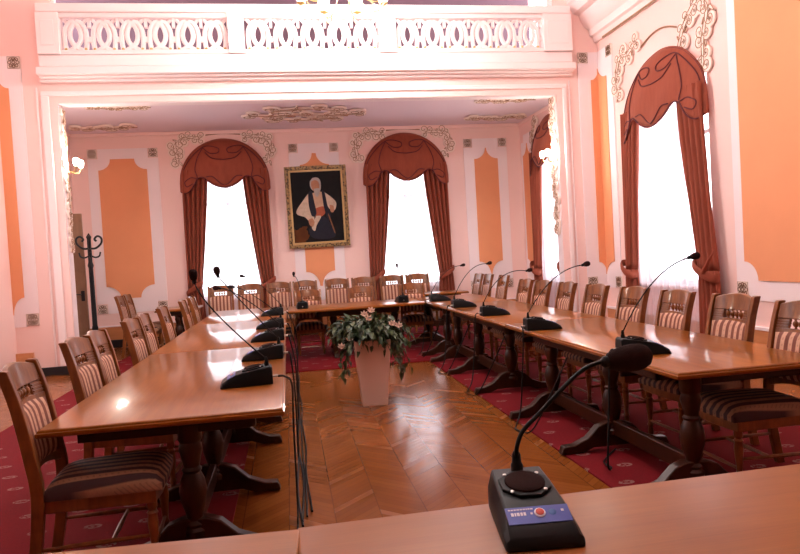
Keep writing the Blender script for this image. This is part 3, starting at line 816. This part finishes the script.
    obj('stretcher', MB().tube([(.265, -.19, .135), (.265, 0, .135), (.265, .19, .135)], [.008, .012, .008], 8), m_chair, root)
    return root
chair0 = make_chair(); used = [False]
def place(x, y, deg, label, group, k=1.0):
    o = copy_tree(chair0) if used[0] else chair0
    used[0] = True
    o.location = (x, y, .012); o.rotation_euler = (0, 0, math.radians(deg)); o.scale = (k, k, k)
    tag(o, label, 'chair', group)
ORD = ['first', 'second', 'third', 'fourth', 'fifth', 'sixth', 'seventh', 'eighth', 'ninth', 'tenth']
for i, y in enumerate([3.50, 4.62, 5.10, 6.10, 6.65, 7.70, 8.95, 9.80]):
    place([-.985, -1.06, -1.06, -1.05, -1.06, -1.07, -1.04, -1.05][i], y, [3, -3, 2, -2, 1, 0, 2, 0][i],
          ('nearest striped wooden chair at the left table row, its whole seat showing' if i == 0 else '%s striped wooden chair from the near end of left table row' % ORD[i]), 'chairs along the left table row')
for i, y in enumerate([3.58, 4.34, 5.06, 5.76, 6.50, 7.28, 7.98, 8.62]):
    place([2.73, 2.84, 2.83, 2.84, 2.83, 2.84, 2.83, 2.84][i], y, 180 + [-2, 2, -1, 1, 0, -2, 1, 0][i],
          ('nearest striped wooden chair at the right table row, cut by the picture edge' if i == 0 else '%s striped wooden chair from the near end of right table row' % ORD[i]), 'chairs along the right table row')
for i, (x, y) in enumerate([(3.14, 10.55), (3.14, 11.4), (3.14, 12.0)]):
    place(x + .03, y + .0, 180, ['nearest', 'middle', 'farthest'][i] + ' of three chairs standing beyond the far end of right table row', 'chairs beyond the right table row')
for i, (x, y) in enumerate([(.29, 11.02), (1.15, 11.02), (2.0, 11.02)]):
    place(x, y - .40, -90, ['leftmost', 'middle', 'rightmost'][i] + ' chair tucked behind the far cross table, facing the camera', 'chairs behind the far cross table', .95)
for i, x in enumerate([-1.26, -.73, -.19, .31, .90, 1.43, 1.98, 2.50]):
    place(x, 12.55, -90 + [2, -1, 0, 2, -2, 1, 0, 2][i], '%s chair from the left in the row against the rear wall' % ORD[i], 'chairs along the rear wall', 1.04)
for i, (x, y) in enumerate([(-2.42, 12.0), (-2.42, 12.55)]):
    place(x - .12, y, 0, ['nearer', 'farther'][i] + ' chair of the pair below the left orange rear panel', 'chairs in the rear left corner')

# ------------------------------------------------------------------ tables (local long axis x)
def table(x, y, L, W, rz, label, group, trestles, off=0.0, mtop=m_top, foot=.41, z=.75, apron=True, base=.012):
    root = empty('conference_table', (x, y, 0), rz)
    tag(root, label, 'table', group)
    t = MB(); e = .03
    def ring(a, zz): return [(-L / 2 + a, -W / 2 + a, zz), (L / 2 - a, -W / 2 + a, zz), (L / 2 - a, W / 2 - a, zz), (-L / 2 + a, W / 2 - a, zz)]
    secs = [(.02, z - .042), (.004, z - .038), (.0, z - .030), (.0, z - .018), (.007, z - .014), (.007, z - .009), (.013, z - .002), (.018, z)]
    v = []; f = []
    for a, zz in secs: v += ring(a, zz)
    for k in range(len(secs) - 1):
        for i in range(4): f.append((k * 4 + i, k * 4 + (i + 1) % 4, (k + 1) * 4 + (i + 1) % 4, (k + 1) * 4 + i))
    f.append((3, 2, 1, 0)); f.append(tuple((len(secs) - 1) * 4 + i for i in range(4)))
    t.add(v, f)
    obj('tabletop', t, mtop, root, smooth=50)
    if apron:
        a = MB(); ix = .42 if L > 1.5 else .12; iy = .12; th = .025; z0, z1 = z - .125, z - .041
        a.box(-L / 2 + ix, L / 2 - ix, -W / 2 + iy, -W / 2 + iy + th, z0, z1); a.box(-L / 2 + ix, L / 2 - ix, W / 2 - iy - th, W / 2 - iy, z0, z1)
        a.box(-L / 2 + ix, -L / 2 + ix + th, -W / 2 + iy, W / 2 - iy, z0, z1); a.box(L / 2 - ix - th, L / 2 - ix, -W / 2 + iy, W / 2 - iy, z0, z1)
        obj('apron', a, m_leg, root, bevel=.004)
    prof = [(.078 * min(1, r / .08) * .80 if False else r * .78, z_) for r, z_ in [(.075, .12), (.078, .15), (.060, .165), (.066, .18), (.050, .20), (.058, .235), (.082, .30), (.090, .345), (.078, .40), (.055, .44), (.064, .455), (.050, .47), (.058, .50), (.076, .56), (.066, .595), (.078, .61), (.078, z - .042)]]
    for tx in trestles:
        obj('column', MB().lathe(prof, (tx, off, 0), 16), m_leg, root)
        b = foot
        sp = [(-b, base), (-b + .02, base + .055), (-b + .10, base + .06), (-b + .20, base + .10), (-b + .28, base + .175), (-.06, base + .20), (.06, base + .20), (b - .28, base + .175), (b - .20, base + .10), (b - .10, base + .06), (b - .02, base + .055), (b, base), (b - .16, base), (b - .24, base + .03), (-b + .24, base + .03), (-b + .16, base)]
        obj('foot', MB().prism(sp, lambda a_, c_, dd, tx=tx: (tx + dd, off + a_, c_), -.036, .036), m_leg, root, bevel=.008)
        obj('bearer', MB().box(tx - .035, tx + .035, -W / 2 + .15, W / 2 - .15, z - .105, z - .043), m_leg, root, bevel=.004)
    if len(trestles) > 1:
        obj('stretcher', MB().box(min(trestles) + .04, max(trestles) - .04, off - .02, off + .02, .12, .225), m_leg, root, bevel=.005)
    return root
R90 = math.radians(90)
GL, GR = 'tables of the left row', 'tables of the right row'
# left row: x -1.20..-.06 ; rz=90 -> local y maps to -x
def rowtable(x0, x1, y0, y1, ys, xcol, label, group, rz=0):
    W = x1 - x0; L = y1 - y0; cx, cy = (x0 + x1) / 2, (y0 + y1) / 2
    return table(cx, cy, L, W, R90 + rz, label, group, [yy - cy for yy in ys], -(xcol - cx))
rowtable(-1.21, -.06, 3.325, 5.925, (3.47, 4.35, 5.50), -.54, 'near glossy trestle table of the left row, corner towards the camera', GL)
rowtable(-1.21, -.065, 5.935, 8.60, (6.2, 7.25, 8.3), -.54, 'second glossy trestle table of the left row, behind the near one', GL)
rowtable(-1.20, -.06, 8.61, 10.95, (8.9, 9.8, 10.65), -.54, 'last glossy trestle table of the left row, meeting the cross table', GL)
rowtable(2.03, 3.07, 3.28, 6.18, (3.45, 4.40, 5.48), 2.21, 'near glossy trestle table of the right row, corner behind foreground microphone', GR)
rowtable(2.03, 3.07, 6.19, 9.05, (6.58, 7.75, 8.75), 2.21, 'second glossy trestle table of the right row, behind the near one', GR)
rowtable(2.03, 3.07, 9.06, 10.95, (9.35, 10.6), 2.21, 'last glossy trestle table of the right row, meeting the cross table', GR)
table(.985, 10.33, 2.06, 1.10, 0, 'far cross table joining both rows, behind the white planter', 'cross table', [-.35, .60], -.12, foot=.42)
table(-1.336, 1.326, 2.60, 1.16, math.radians(-4.0), 'foreground tabletop at lower left, left of the narrow gap', 'foreground tables', [-.95, .95], 0, m_fgtop)
table(1.290, 1.243, 2.62, 1.20, math.radians(.8), 'foreground tabletop at bottom under the large microphone', 'foreground tables', [-.95, .95], 0, m_fgtop)
table(3.0 - .22, 12.1, .9, .62, 0, 'small table in the rear right corner before the window', 'side tables', [-.25, .25], 0, foot=.25)
table(-1.98, 12.6, .9, .72, R90, 'small pale lit table in the rear left corner by the window', 'side tables', [-.25, .25], 0, foot=.25)

# ------------------------------------------------------------------ microphones (local: cable end at -x, user end at +x)
def base_mb():
    # profile along x; half widths taper toward the back
    secs = [(-.135, .068, .086), (-.122, .072, .094), (-.06, .077, .086), (.02, .081, .072), (.055, .083, .064), (.10, .085, .043), (.125, .086, .028), (.135, .083, .012)]
    v = []; f = []
    for x, w, h in secs:
        v += [(x, -w, 0), (x, -w, h * .55), (x, -w * .84, h), (x, w * .84, h), (x, w, h * .55), (x, w, 0)]
    for k in range(len(secs) - 1):
        for i in range(6): f.append((k * 6 + i, k * 6 + (i + 1) % 6, (k + 1) * 6 + (i + 1) % 6, (k + 1) * 6 + i))
    f.append((5, 4, 3, 2, 1, 0)); e = (len(secs) - 1) * 6; f.append(tuple(e + i for i in range(6)))
    return MB().add(v, f)
MS = 1.13
def make_mic_base(root):
    o = obj('base', base_mb(), m_black, root, smooth=30, bevel=.005)
    tilt = math.atan2(.094 - .064, .18)
    mx = Matrix.Translation((-.035, 0, .0845)) @ Matrix.Rotation(tilt, 4, 'Y')
    pl = MB()
    R_ = .056
    pl.prism([(R_ * 1.12 * cos(PI / 8 + k * PI / 4), R_ * 1.12 * sin(PI / 8 + k * PI / 4)) for k in range(8)], lambda a, b, dd: tuple(mx @ Vector((a, b, dd))), -.004, .004)
    sp = obj('speaker_plate', pl, m_blackm, root, bevel=.002)
    g = MB(); g.lathe([(.047, .003), (.047, .008), (.040, .0115), (.02, .0135), (.001, .014)], n=24, mx=mx)
    obj('speaker_grille', g, m_foam, root)
    s = MB()
    for k in range(4):
        q = PI / 4 + k * PI / 2
        s.lathe([(.0045, .003), (.0045, .006), (.002, .0068)], (.055 * cos(q), .055 * sin(q), 0), 8, mx=mx)
    obj('screws', s, m_steel, root)
    # label strip across the sloping front
    t2 = math.atan2(.064 - .043, .045)
    m2 = Matrix.Translation((.0775, 0, .0535)) @ Matrix.Rotation(t2, 4, 'Y')
    lb = obj('label', MB().box(-.0235, .0235, -.070, .070, -.001, .0022, m2), m_label, root)
    w = MB()
    rr = random.Random(5)
    y = -.064
    while y < -.012:           # fine print, too small to read in the photograph
        l_ = rr.uniform(.003, .006); w.box(-.018, -.0145, y, y + l_, .002, .0028, m2); y += l_ + .0012
    y = -.060
    for l_ in (.006, .003, .006, .005, .005):
        w.box(-.008, .001, y, y + l_, .002, .0028, m2); y += l_ + .002
    obj('lettering', w, m_lblw, lb)
    obj('indicator_light', MB().box(-.006, -.001, -.017, -.012, .002, .0028, m2), m_lblw, lb); obj('indicator_light', MB().box(-.010, -.004, .052, .058, .002, .0028, m2), m_lblw, lb)
    b = MB(); b.lathe([(.0125, .002), (.0125, .004), (.0105, .005), (.001, .005)], (-.004, .004, 0), 18, mx=m2); obj('button_ring', b, m_lblw, lb)
    b = MB(); b.lathe([(.0092, .004), (.0092, .0062), (.004, .0072), (.001, .0072)], (-.004, .004, 0), 18, mx=m2); obj('button', b, m_red, lb)
    b = MB(); b.ball((-.004, .032, .0022), .009, 12, 6, (1, 1, .15), m2); obj('indicator', b, plain('label_teal', (.05, .14, .40), .4), lb)
    k = MB(); k.tube([(-.135, 0, .03), (-.165, 0, .03)], .007, 8); obj('plug', k, m_steel, root)
    for c_ in root.children: c_.scale = (MS, MS, MS)
    return root
def mic(x, y, z, rz, head, label, ctrl=(.35, 1.0), headdir=None, hs=.55, group='gooseneck microphones'):
    """head: local offset of the capsule centre from the base origin"""
    root = empty('gooseneck_microphone', (x, y, z), rz)
    tag(root, label, 'microphone', group)
    make_mic_base(root)
    p0 = Vector((-.122, 0, .09)); hd = Vector(head)
    dirv = Vector(headdir).normalized() if headdir else None
    socket = MB(); socket.lathe([(.014, .085), (.014, .115), (.011, .128), (.010, .142), (.006, .155)], (p0.x, 0, 0), 12)
    obj('socket', socket, m_blackm, root)
    c = Vector((p0.x + (hd.x - p0.x) * ctrl[0], p0.y + (hd.y - p0.y) * ctrl[0], p0.z + (hd.z - p0.z) * ctrl[1]))
    pts = bez(p0 + Vector((0, 0, .05)), c, hd, 18)
    if dirv is None: dirv = (pts[-1] - pts[-2]).normalized()
    end = hd - dirv * (.062 * hs)
    pts = bez(p0 + Vector((0, 0, .05)), c, end, 18)
    obj('gooseneck', MB().tube(pts, .0045, 8), m_blackm, root)
    q = dirv.to_track_quat('Z', 'Y').to_matrix().to_4x4(); q = Matrix.Translation(hd) @ q
    obj('capsule', MB().lathe([(.006 , -.085 * hs), (.013 * (hs + .35), -.075 * hs), (.014 * (hs + .35), -.035 * hs)], n=12, mx=q), m_blackm, root)
    obj('windscreen', MB().lathe([(.016 * hs, -.050 * hs), (.028 * hs, -.042 * hs), (.038 * hs, -.015 * hs), (.041 * hs, .012 * hs), (.037 * hs, .035 * hs), (.026 * hs, .050 * hs), (.010 * hs, .057 * hs), (.001, .058 * hs)], n=18, mx=q), m_foam, root, smooth=60)
    return root
TZ = .7503
NTH = ['nearest', 'second nearest', 'third nearest', 'fourth nearest', 'farthest']
for i, (y, hx, hz, ct, hdv, hs) in enumerate([(4.08, -.551, 1.423, (.95, .72), (.08, 0, 1), .62), (5.12, -.525, 1.431, (.75, .70), (.15, 0, 1), .62), (6.30, -.66, 1.268, (.72, .98), (1, 0, .15), .55), (7.48, -.63, 1.231, (.72, .98), (1, 0, .1), .55), (9.25, -.623, 1.311, (.68, 1.0), (1, 0, .25), .55)]):
    bx = [-.285, -.225, -.225, -.235, -.25][i]
    mic(bx, y, TZ, PI + [.06, -.05, 0, .03, 0][i], (-(hx - bx), 0, hz - TZ), '%s black gooseneck microphone on the left table row' % NTH[i], ct, hdv, hs, 'microphones on the left row')
for i, (y, hx, hz, ct) in enumerate([(3.98, 2.584, 1.357, (.42, .88)), (5.58, 2.605, 1.299, (.42, .95)), (7.10, 2.648, 1.224, (.35, 1.15)), (8.42, 2.604, 1.302, (.42, 1.05)), (9.80, 2.614, 1.269, (.42, 1.0))]):
    mic([2.225, 2.175, 2.225, 2.225, 2.225][i], y, TZ, [-.20, -.08, -.05, 0, 0][i], (hx - [2.225, 2.175, 2.225, 2.225, 2.225][i], 0, hz - TZ), '%s black gooseneck microphone on the right table row' % NTH[i], ct, (1, 0, .2), .58, 'microphones on the right row')
mic(.18, 10.25, TZ, PI / 2, (.10, .10, .53), 'small microphone at the left end of the far cross table', (.3, .9), (.2, 0, 1), .55, 'microphones on the cross table')
mic(1.70, 10.12, TZ, PI / 2, (.05, .04, .57), 'small microphone at the right end of the far cross table', (.1, .9), (.2, 0, 1), .55, 'microphones on the cross table')
# foreground microphone: user end towards the camera
fm_rz = -PI / 2 - .10
fx, fy = .580, 1.640
def to_local(p):
    q = Vector(p) - Vector((fx, fy, TZ)); return Matrix.Rotation(-fm_rz, 3, 'Z') @ q
fmr = empty('gooseneck_microphone', (fx, fy, TZ), fm_rz)
tag(fmr, 'large black gooseneck microphone with blue label on the foreground table', 'microphone', 'foreground microphone')
make_mic_base(fmr)
p0 = Vector((-.122, 0, 0))
obj('socket', MB().lathe([(.017, .085), (.017, .122), (.013, .128), (.012, .150), (.007, .160)], (p0.x, 0, 0), 14), m_blackm, fmr)
yh = 1.745
gp = spline([tuple(Vector((p0.x, 0, .13))), to_local((.590, yh, .925)), to_local((.610, yh, .968)), to_local((.66, yh, 1.012)), to_local((.735, yh, 1.078)), to_local((.80, yh, 1.125)), to_local((.862, yh, 1.142))], 8)
obj('gooseneck', MB().tube(gp, .0062, 10), m_blackm, fmr)
hd = to_local((.932, yh, 1.143)); dv = (to_local((1.0, yh, 1.150)) - to_local((.9, yh, 1.143))).normalized()
q = Matrix.Translation(hd) @ dv.to_track_quat('Z', 'Y').to_matrix().to_4x4()
obj('capsule', MB().lathe([(.008, -.085), (.017, -.075), (.017, -.03)], n=16, mx=q), m_blackm, fmr)
obj('windscreen', MB().lathe([(.015, -.066), (.024, -.058), (.032, -.036), (.0375, -.006), (.039, .016), (.0365, .038), (.028, .056), (.015, .066), (.001, .069)], n=24, mx=q), m_foam, fmr, smooth=60)

# ------------------------------------------------------------------ cables
def cable(pts, label, group, r=.0065):
    tag(obj('microphone_cable', MB().tube(spline(pts, 8), r, 6), m_blackm), label, 'cable', group)
for i, y in enumerate([4.08, 5.12, 6.30, 7.48, 9.25]):
    j = .020 * (i - 2); yy = 3.62 + .06 * i
    bx = [-.285, -.225, -.225, -.235, -.25][i] + .186; pts = [(bx, y, TZ + .034), ((bx - .02) / 2, y - .01, TZ + .03), (-.02, y - .03, TZ - .02), (.015 + j, y - .10, .50), (.012 + j, y - .22, .12), (.008 + j, y - .34, .02)]
    n = max(2, int((y - .4 - yy) / .8) + 1)
    for k in range(1, n + 1):
        t = k / n; pts.append((.005 + j + .012 * sin(3.1 * k + i), y - .34 + (yy - y + .34) * t, .008 + .003 * i))
    cable(pts, 'black cable dropping from the %s left row microphone to the parquet' % NTH[i], 'black cables of the left row')
for i, y in enumerate([3.98, 5.58, 7.10, 8.42, 9.80]):
    sl = [-.20, -.08, -.05, 0, 0][i]
    x0, y0 = [2.225, 2.175, 2.225, 2.225, 2.225][i] - .186 * cos(sl), y - .186 * sin(sl)
    pts = [(x0, y0, TZ + .03), ((x0 + 1.985) / 2, y0 - .02, TZ + .03), (1.985, y0 - .05, TZ - .02), (1.955, y0 - .08, .45), (1.89, y0 - .16, .10), (1.80, y0 - .30, .012), (1.74, y0 - .46, .010), (1.82, y0 - .60, .03), (1.97, y0 - .66, .32), (2.10, y0 - .70, .60)]
    if i == 0: pts = pts[:5] + [(1.93, y0 - .12, .06), (2.0, y0 + .12, .02), (2.2, y0 + .35, .018)]
    cable(pts, 'black cable looping from the %s right row microphone to the floor' % NTH[i], 'black cables of the right row')

# ------------------------------------------------------------------ planter
pl = empty('potted_plant', (.775, 6.62, 0), math.radians(-3))
tag(pl, 'tapered white planter with trailing ivy and pale flowers on the parquet', 'plant')
pb = MB(); v = []; f = []
secs = [(.125, 0), (.18, .64), (.18, .655), (.165, .655), (.16, .60)]
for h, z in secs: v += [(-h, -h, z), (h, -h, z), (h, h, z), (-h, h, z)]
for k in range(len(secs) - 1):
    for i in range(4): f.append((k * 4 + i, k * 4 + (i + 1) % 4, (k + 1) * 4 + (i + 1) % 4, (k + 1) * 4 + i))
f += [(3, 2, 1, 0), tuple((len(secs) - 1) * 4 + i for i in range(4))]
obj('pot', MB().add(v, f), m_pot, pl, bevel=.006)
obj('soil', MB().box(-.155, .155, -.155, .155, .595, .625), m_soil, pl)
lv = MB(); stm = MB(); rl = random.Random(21)
def leaf(mb, p, dirv, up, L, W):
    d_ = dirv.normalized(); s_ = d_.cross(up); s_ = s_.normalized() if s_.length > 1e-4 else Vector((1, 0, 0)); u_ = s_.cross(d_)
    vv = [p, p + d_ * L * .35 + s_ * W + u_ * .012, p + d_ * L * .7 + s_ * W * .7, p + d_ * L - u_ * .015, p + d_ * L * .7 - s_ * W * .7, p + d_ * L * .35 - s_ * W + u_ * .012, p + d_ * L * .5 - u_ * .004]
    mb.add(vv, [(0, 6, 1), (1, 6, 2), (2, 6, 3), (3, 6, 4), (4, 6, 5), (5, 6, 0)])
for k in range(135):
    a = rl.uniform(0, 2 * PI); reach = rl.uniform(.12, .42); drop = rl.choice([0, 0, .05, .1, .25, .42])
    up = rl.uniform(.12, .34)
    if drop > .2 and sin(a) < -.35 and abs(cos(a)) < .75: drop = .16     # front stays fairly clear of the pot face
    if drop > .2: reach = max(reach, .30)
    p0_ = Vector((.09 * cos(a), .09 * sin(a), .62)); p1 = Vector((reach * .55 * cos(a), reach * .55 * sin(a), .66 + up)); p2 = Vector((reach * cos(a), reach * sin(a), .66 + up * .45 - drop))
    c_ = bez(p0_, p1, p2, 11); stm.tube(c_, .003, 4)
    for q_ in range(2, 12):
        t_ = (c_[q_] - c_[q_ - 1]).normalized()
        for w_ in range(1):
            dd = t_ + Vector((rl.uniform(-1, 1), rl.uniform(-1, 1), rl.uniform(-.9, .5))) * .9
            leaf(lv, c_[q_], dd, Vector((rl.uniform(-.4, .4), rl.uniform(-.4, .4), 1)), rl.uniform(.05, .105), rl.uniform(.014, .028))
obj('foliage', lv, m_leaf, pl, smooth=180); obj('stems', stm, m_leaf, pl)
for (x, y, z) in ((-.06, -.12, .90), (.01, -.10, .93), (-.02, -.17, .86), (.20, -.22, .80), (.27, -.15, .77), (-.22, -.2, .68), (-.30, -.14, .60)):
    fl = MB(); p = Vector((x, y, z))
    for k in range(6):
        a = 2 * PI * k / 6 + x * 9; leaf(fl, p, Vector((cos(a) * .7, -.5 + .4 * sin(a), .6 + .5 * sin(a))), Vector((0, -1, .3)), .052, .014)
    obj('flower', fl, m_petal, pl, smooth=180)

# ------------------------------------------------------------------ door leaf and coat stand
dl = empty('door_leaf', (-3.95, 12.62, 0)); dl['kind'] = 'structure'; dl.name = 'door_1'
obj('leaf_panel', MB().box(0, .40, -.025, .025, .01, 2.53), m_door, dl, bevel=.004)
h_ = MB(); h_.box(.31, .37, -.034, .034, .98, 1.16); h_.tube([(.31, -.03, 1.10), (.31, -.07, 1.10), (.22, -.07, 1.10)], .010, 8); obj('door_handle', h_, m_iron, dl)
cs = empty('coat_stand', (-3.40, 12.42, 0)); tag(cs, 'black metal coat stand with curled hooks beside the door', 'coat stand')
obj('pole', MB().lathe([(.04, .30), (.055, .5), (.042, .55), (.038, 1.55), (.052, 1.6), (.036, 1.66), (.034, 2.06), (.045, 2.10), (.001, 2.17)], n=12), m_iron, cs)
for k in range(4):
    a = .3 + k * PI / 2; c_, s_ = cos(a), sin(a)
    obj('leg', MB().tube(spline([(0, 0, .42), (.10 * c_, .10 * s_, .36), (.20 * c_, .20 * s_, .12), (.28 * c_, .28 * s_, .02)], 5), .014, 8), m_iron, cs)
    obj('hook', MB().tube(spline([(0, 0, 1.90), (.10 * c_, .10 * s_, 1.90), (.19 * c_, .19 * s_, 1.98), (.20 * c_, .20 * s_, 2.07), (.14 * c_, .14 * s_, 2.11), (.09 * c_, .09 * s_, 2.06), (.12 * c_, .12 * s_, 2.02)], 5), .018, 8), m_iron, cs)
    obj('hook', MB().tube(spline([(0, 0, 1.78), (.08 * c_, .08 * s_, 1.74), (.15 * c_, .15 * s_, 1.76), (.17 * c_, .17 * s_, 1.83)], 4), .014, 8), m_iron, cs)

# ------------------------------------------------------------------ lamps
def sconce(x, sx, y, z, label):
    r = empty('wall_sconce', (x, y, z)); tag(r, label, 'wall lamp', 'lit wall sconces on the piers')
    obj('backplate', MB().lathe([(.05, 0), (.055, .006), (.03, .02), (.001, .025)], n=14, mx=Matrix.Rotation(PI / 2 * sx, 4, 'Y')), m_brass, r)
    for s in (-1, 1):
        p = spline([(0, 0, 0), (.06 * sx, .03 * s, -.06), (.14 * sx, .09 * s, -.07), (.18 * sx, .11 * s, .0)], 6)
        obj('arm', MB().tube(p, .009, 8), m_brass, r)
        c = (.18 * sx, .11 * s, 0)
        obj('drip_cup', MB().lathe([(.008, -.01), (.034, .004), (.036, .012), (.012, .014)], c, 14), m_brass, r)
        obj('lit_shade', MB().lathe([(.018, .014), (.034, .04), (.042, .08), (.034, .115), (.012, .125)], c, 12), m_bulb, r)
sconce(OL + .015, 1, 10.58, 3.04, 'lit brass wall sconce on the left pier')
sconce(OR - .015, -1, 10.58, 2.95, 'lit brass wall sconce on the right pier')
CHZ, CK = 4.66, 1.36
for CX, CY, CL in ((.92, 8.6, 'brass chandelier with glowing glass cups hanging at top edge before the balcony'), (.66, 4.0, 'unseen brass chandelier added above the picture to light the near half')):  # the nearer one is out of view, added to brighten the near half
    ch_ = empty('chandelier', (CX, CY, CHZ)); tag(ch_, CL, 'chandelier', 'chandeliers of the hall')
    ck = lambda pts: [tuple(c * CK for c in p) for p in pts]
    obj('stem', MB().lathe(ck([(.001, .17), (.025, .19), (.012, .20), (.05, .23), (.07, .27), (.04, .33), (.015, .38), (.02, .6), (.01, .65)]) + [(.013, CZ - CHZ)], n=14), m_brass, ch_)
    for k in range(8):
        a = PI / 8 + k * PI / 4; c_, s_ = cos(a), sin(a); R_ = .43
        p = spline(ck([(.05 * c_, .05 * s_, .24), (.18 * c_, .18 * s_, .08), (.32 * c_, .32 * s_, .02), (R_ * c_, R_ * s_, .08), (R_ * c_, R_ * s_, .10)]), 6)
        am = obj('arm', MB().tube(p, .007, 8), m_brass, ch_)
        q2 = spline(ck([(.25 * c_, .25 * s_, .03), (.33 * c_, .33 * s_, -.03), (.39 * c_, .39 * s_, .01), (.35 * c_, .35 * s_, .045)]), 5)
        obj('scroll', MB().tube(q2, .005, 6), m_brass, am)
        cc = (R_ * c_ * CK, R_ * s_ * CK, 0)
        obj('cup_holder', MB().lathe(ck([(.006, .09), (.040, .108), (.042, .118), (.02, .12)]), cc, 14), m_brass, ch_)
        obj('glass_cup', MB().lathe(ck([(.02, .12), (.045, .15), (.055, .21), (.05, .25)]), cc, 14), m_cup, ch_)

# ------------------------------------------------------------------ light, camera, view
w = bpy.data.worlds.new('sky'); sc.world = w; w.use_nodes = True
nt = w.node_tree; nt.nodes.clear()
bg = nt.nodes.new('ShaderNodeBackground'); bg.inputs[0].default_value = (.97, .97, 1.0, 1); bg.inputs[1].default_value = 4.6
wo = nt.nodes.new('ShaderNodeOutputWorld'); nt.links.new(bg.outputs[0], wo.inputs[0])

yaw, pitch, roll = .1654, -.0325, -.0571
F = Vector((sin(yaw) * cos(pitch), cos(yaw) * cos(pitch), sin(pitch)))
r0 = Vector((cos(yaw), -sin(yaw), 0)); u0 = r0.cross(F)
rr_ = r0 * cos(roll) + u0 * sin(roll); uu_ = -r0 * sin(roll) + u0 * cos(roll)
cam = bpy.data.cameras.new('camera'); co = bpy.data.objects.new('camera', cam); COL.objects.link(co)
mw = Matrix.Identity(4)
for i in range(3):
    mw[i][0] = rr_[i]; mw[i][1] = uu_[i]; mw[i][2] = -F[i]
mw[0][3], mw[1][3], mw[2][3] = 0, 0, 1.47
co.matrix_world = mw
cam.sensor_fit = 'HORIZONTAL'; cam.sensor_width = 36; cam.lens = 666.64 / 800 * 36; cam.clip_start = .05
sc.camera = co
sc.view_settings.view_transform = 'Standard'; sc.view_settings.look = 'None'
sc.view_settings.gamma = 1; sc.view_settings.use_curve_mapping = False
sc.view_settings.exposure = 0.36
sc.cycles.max_bounces = 10; sc.cycles.diffuse_bounces = 6; sc.cycles.transparent_max_bounces = 12
sc.cycles.use_denoising = True
sc.cycles.sample_clamp_indirect = 8
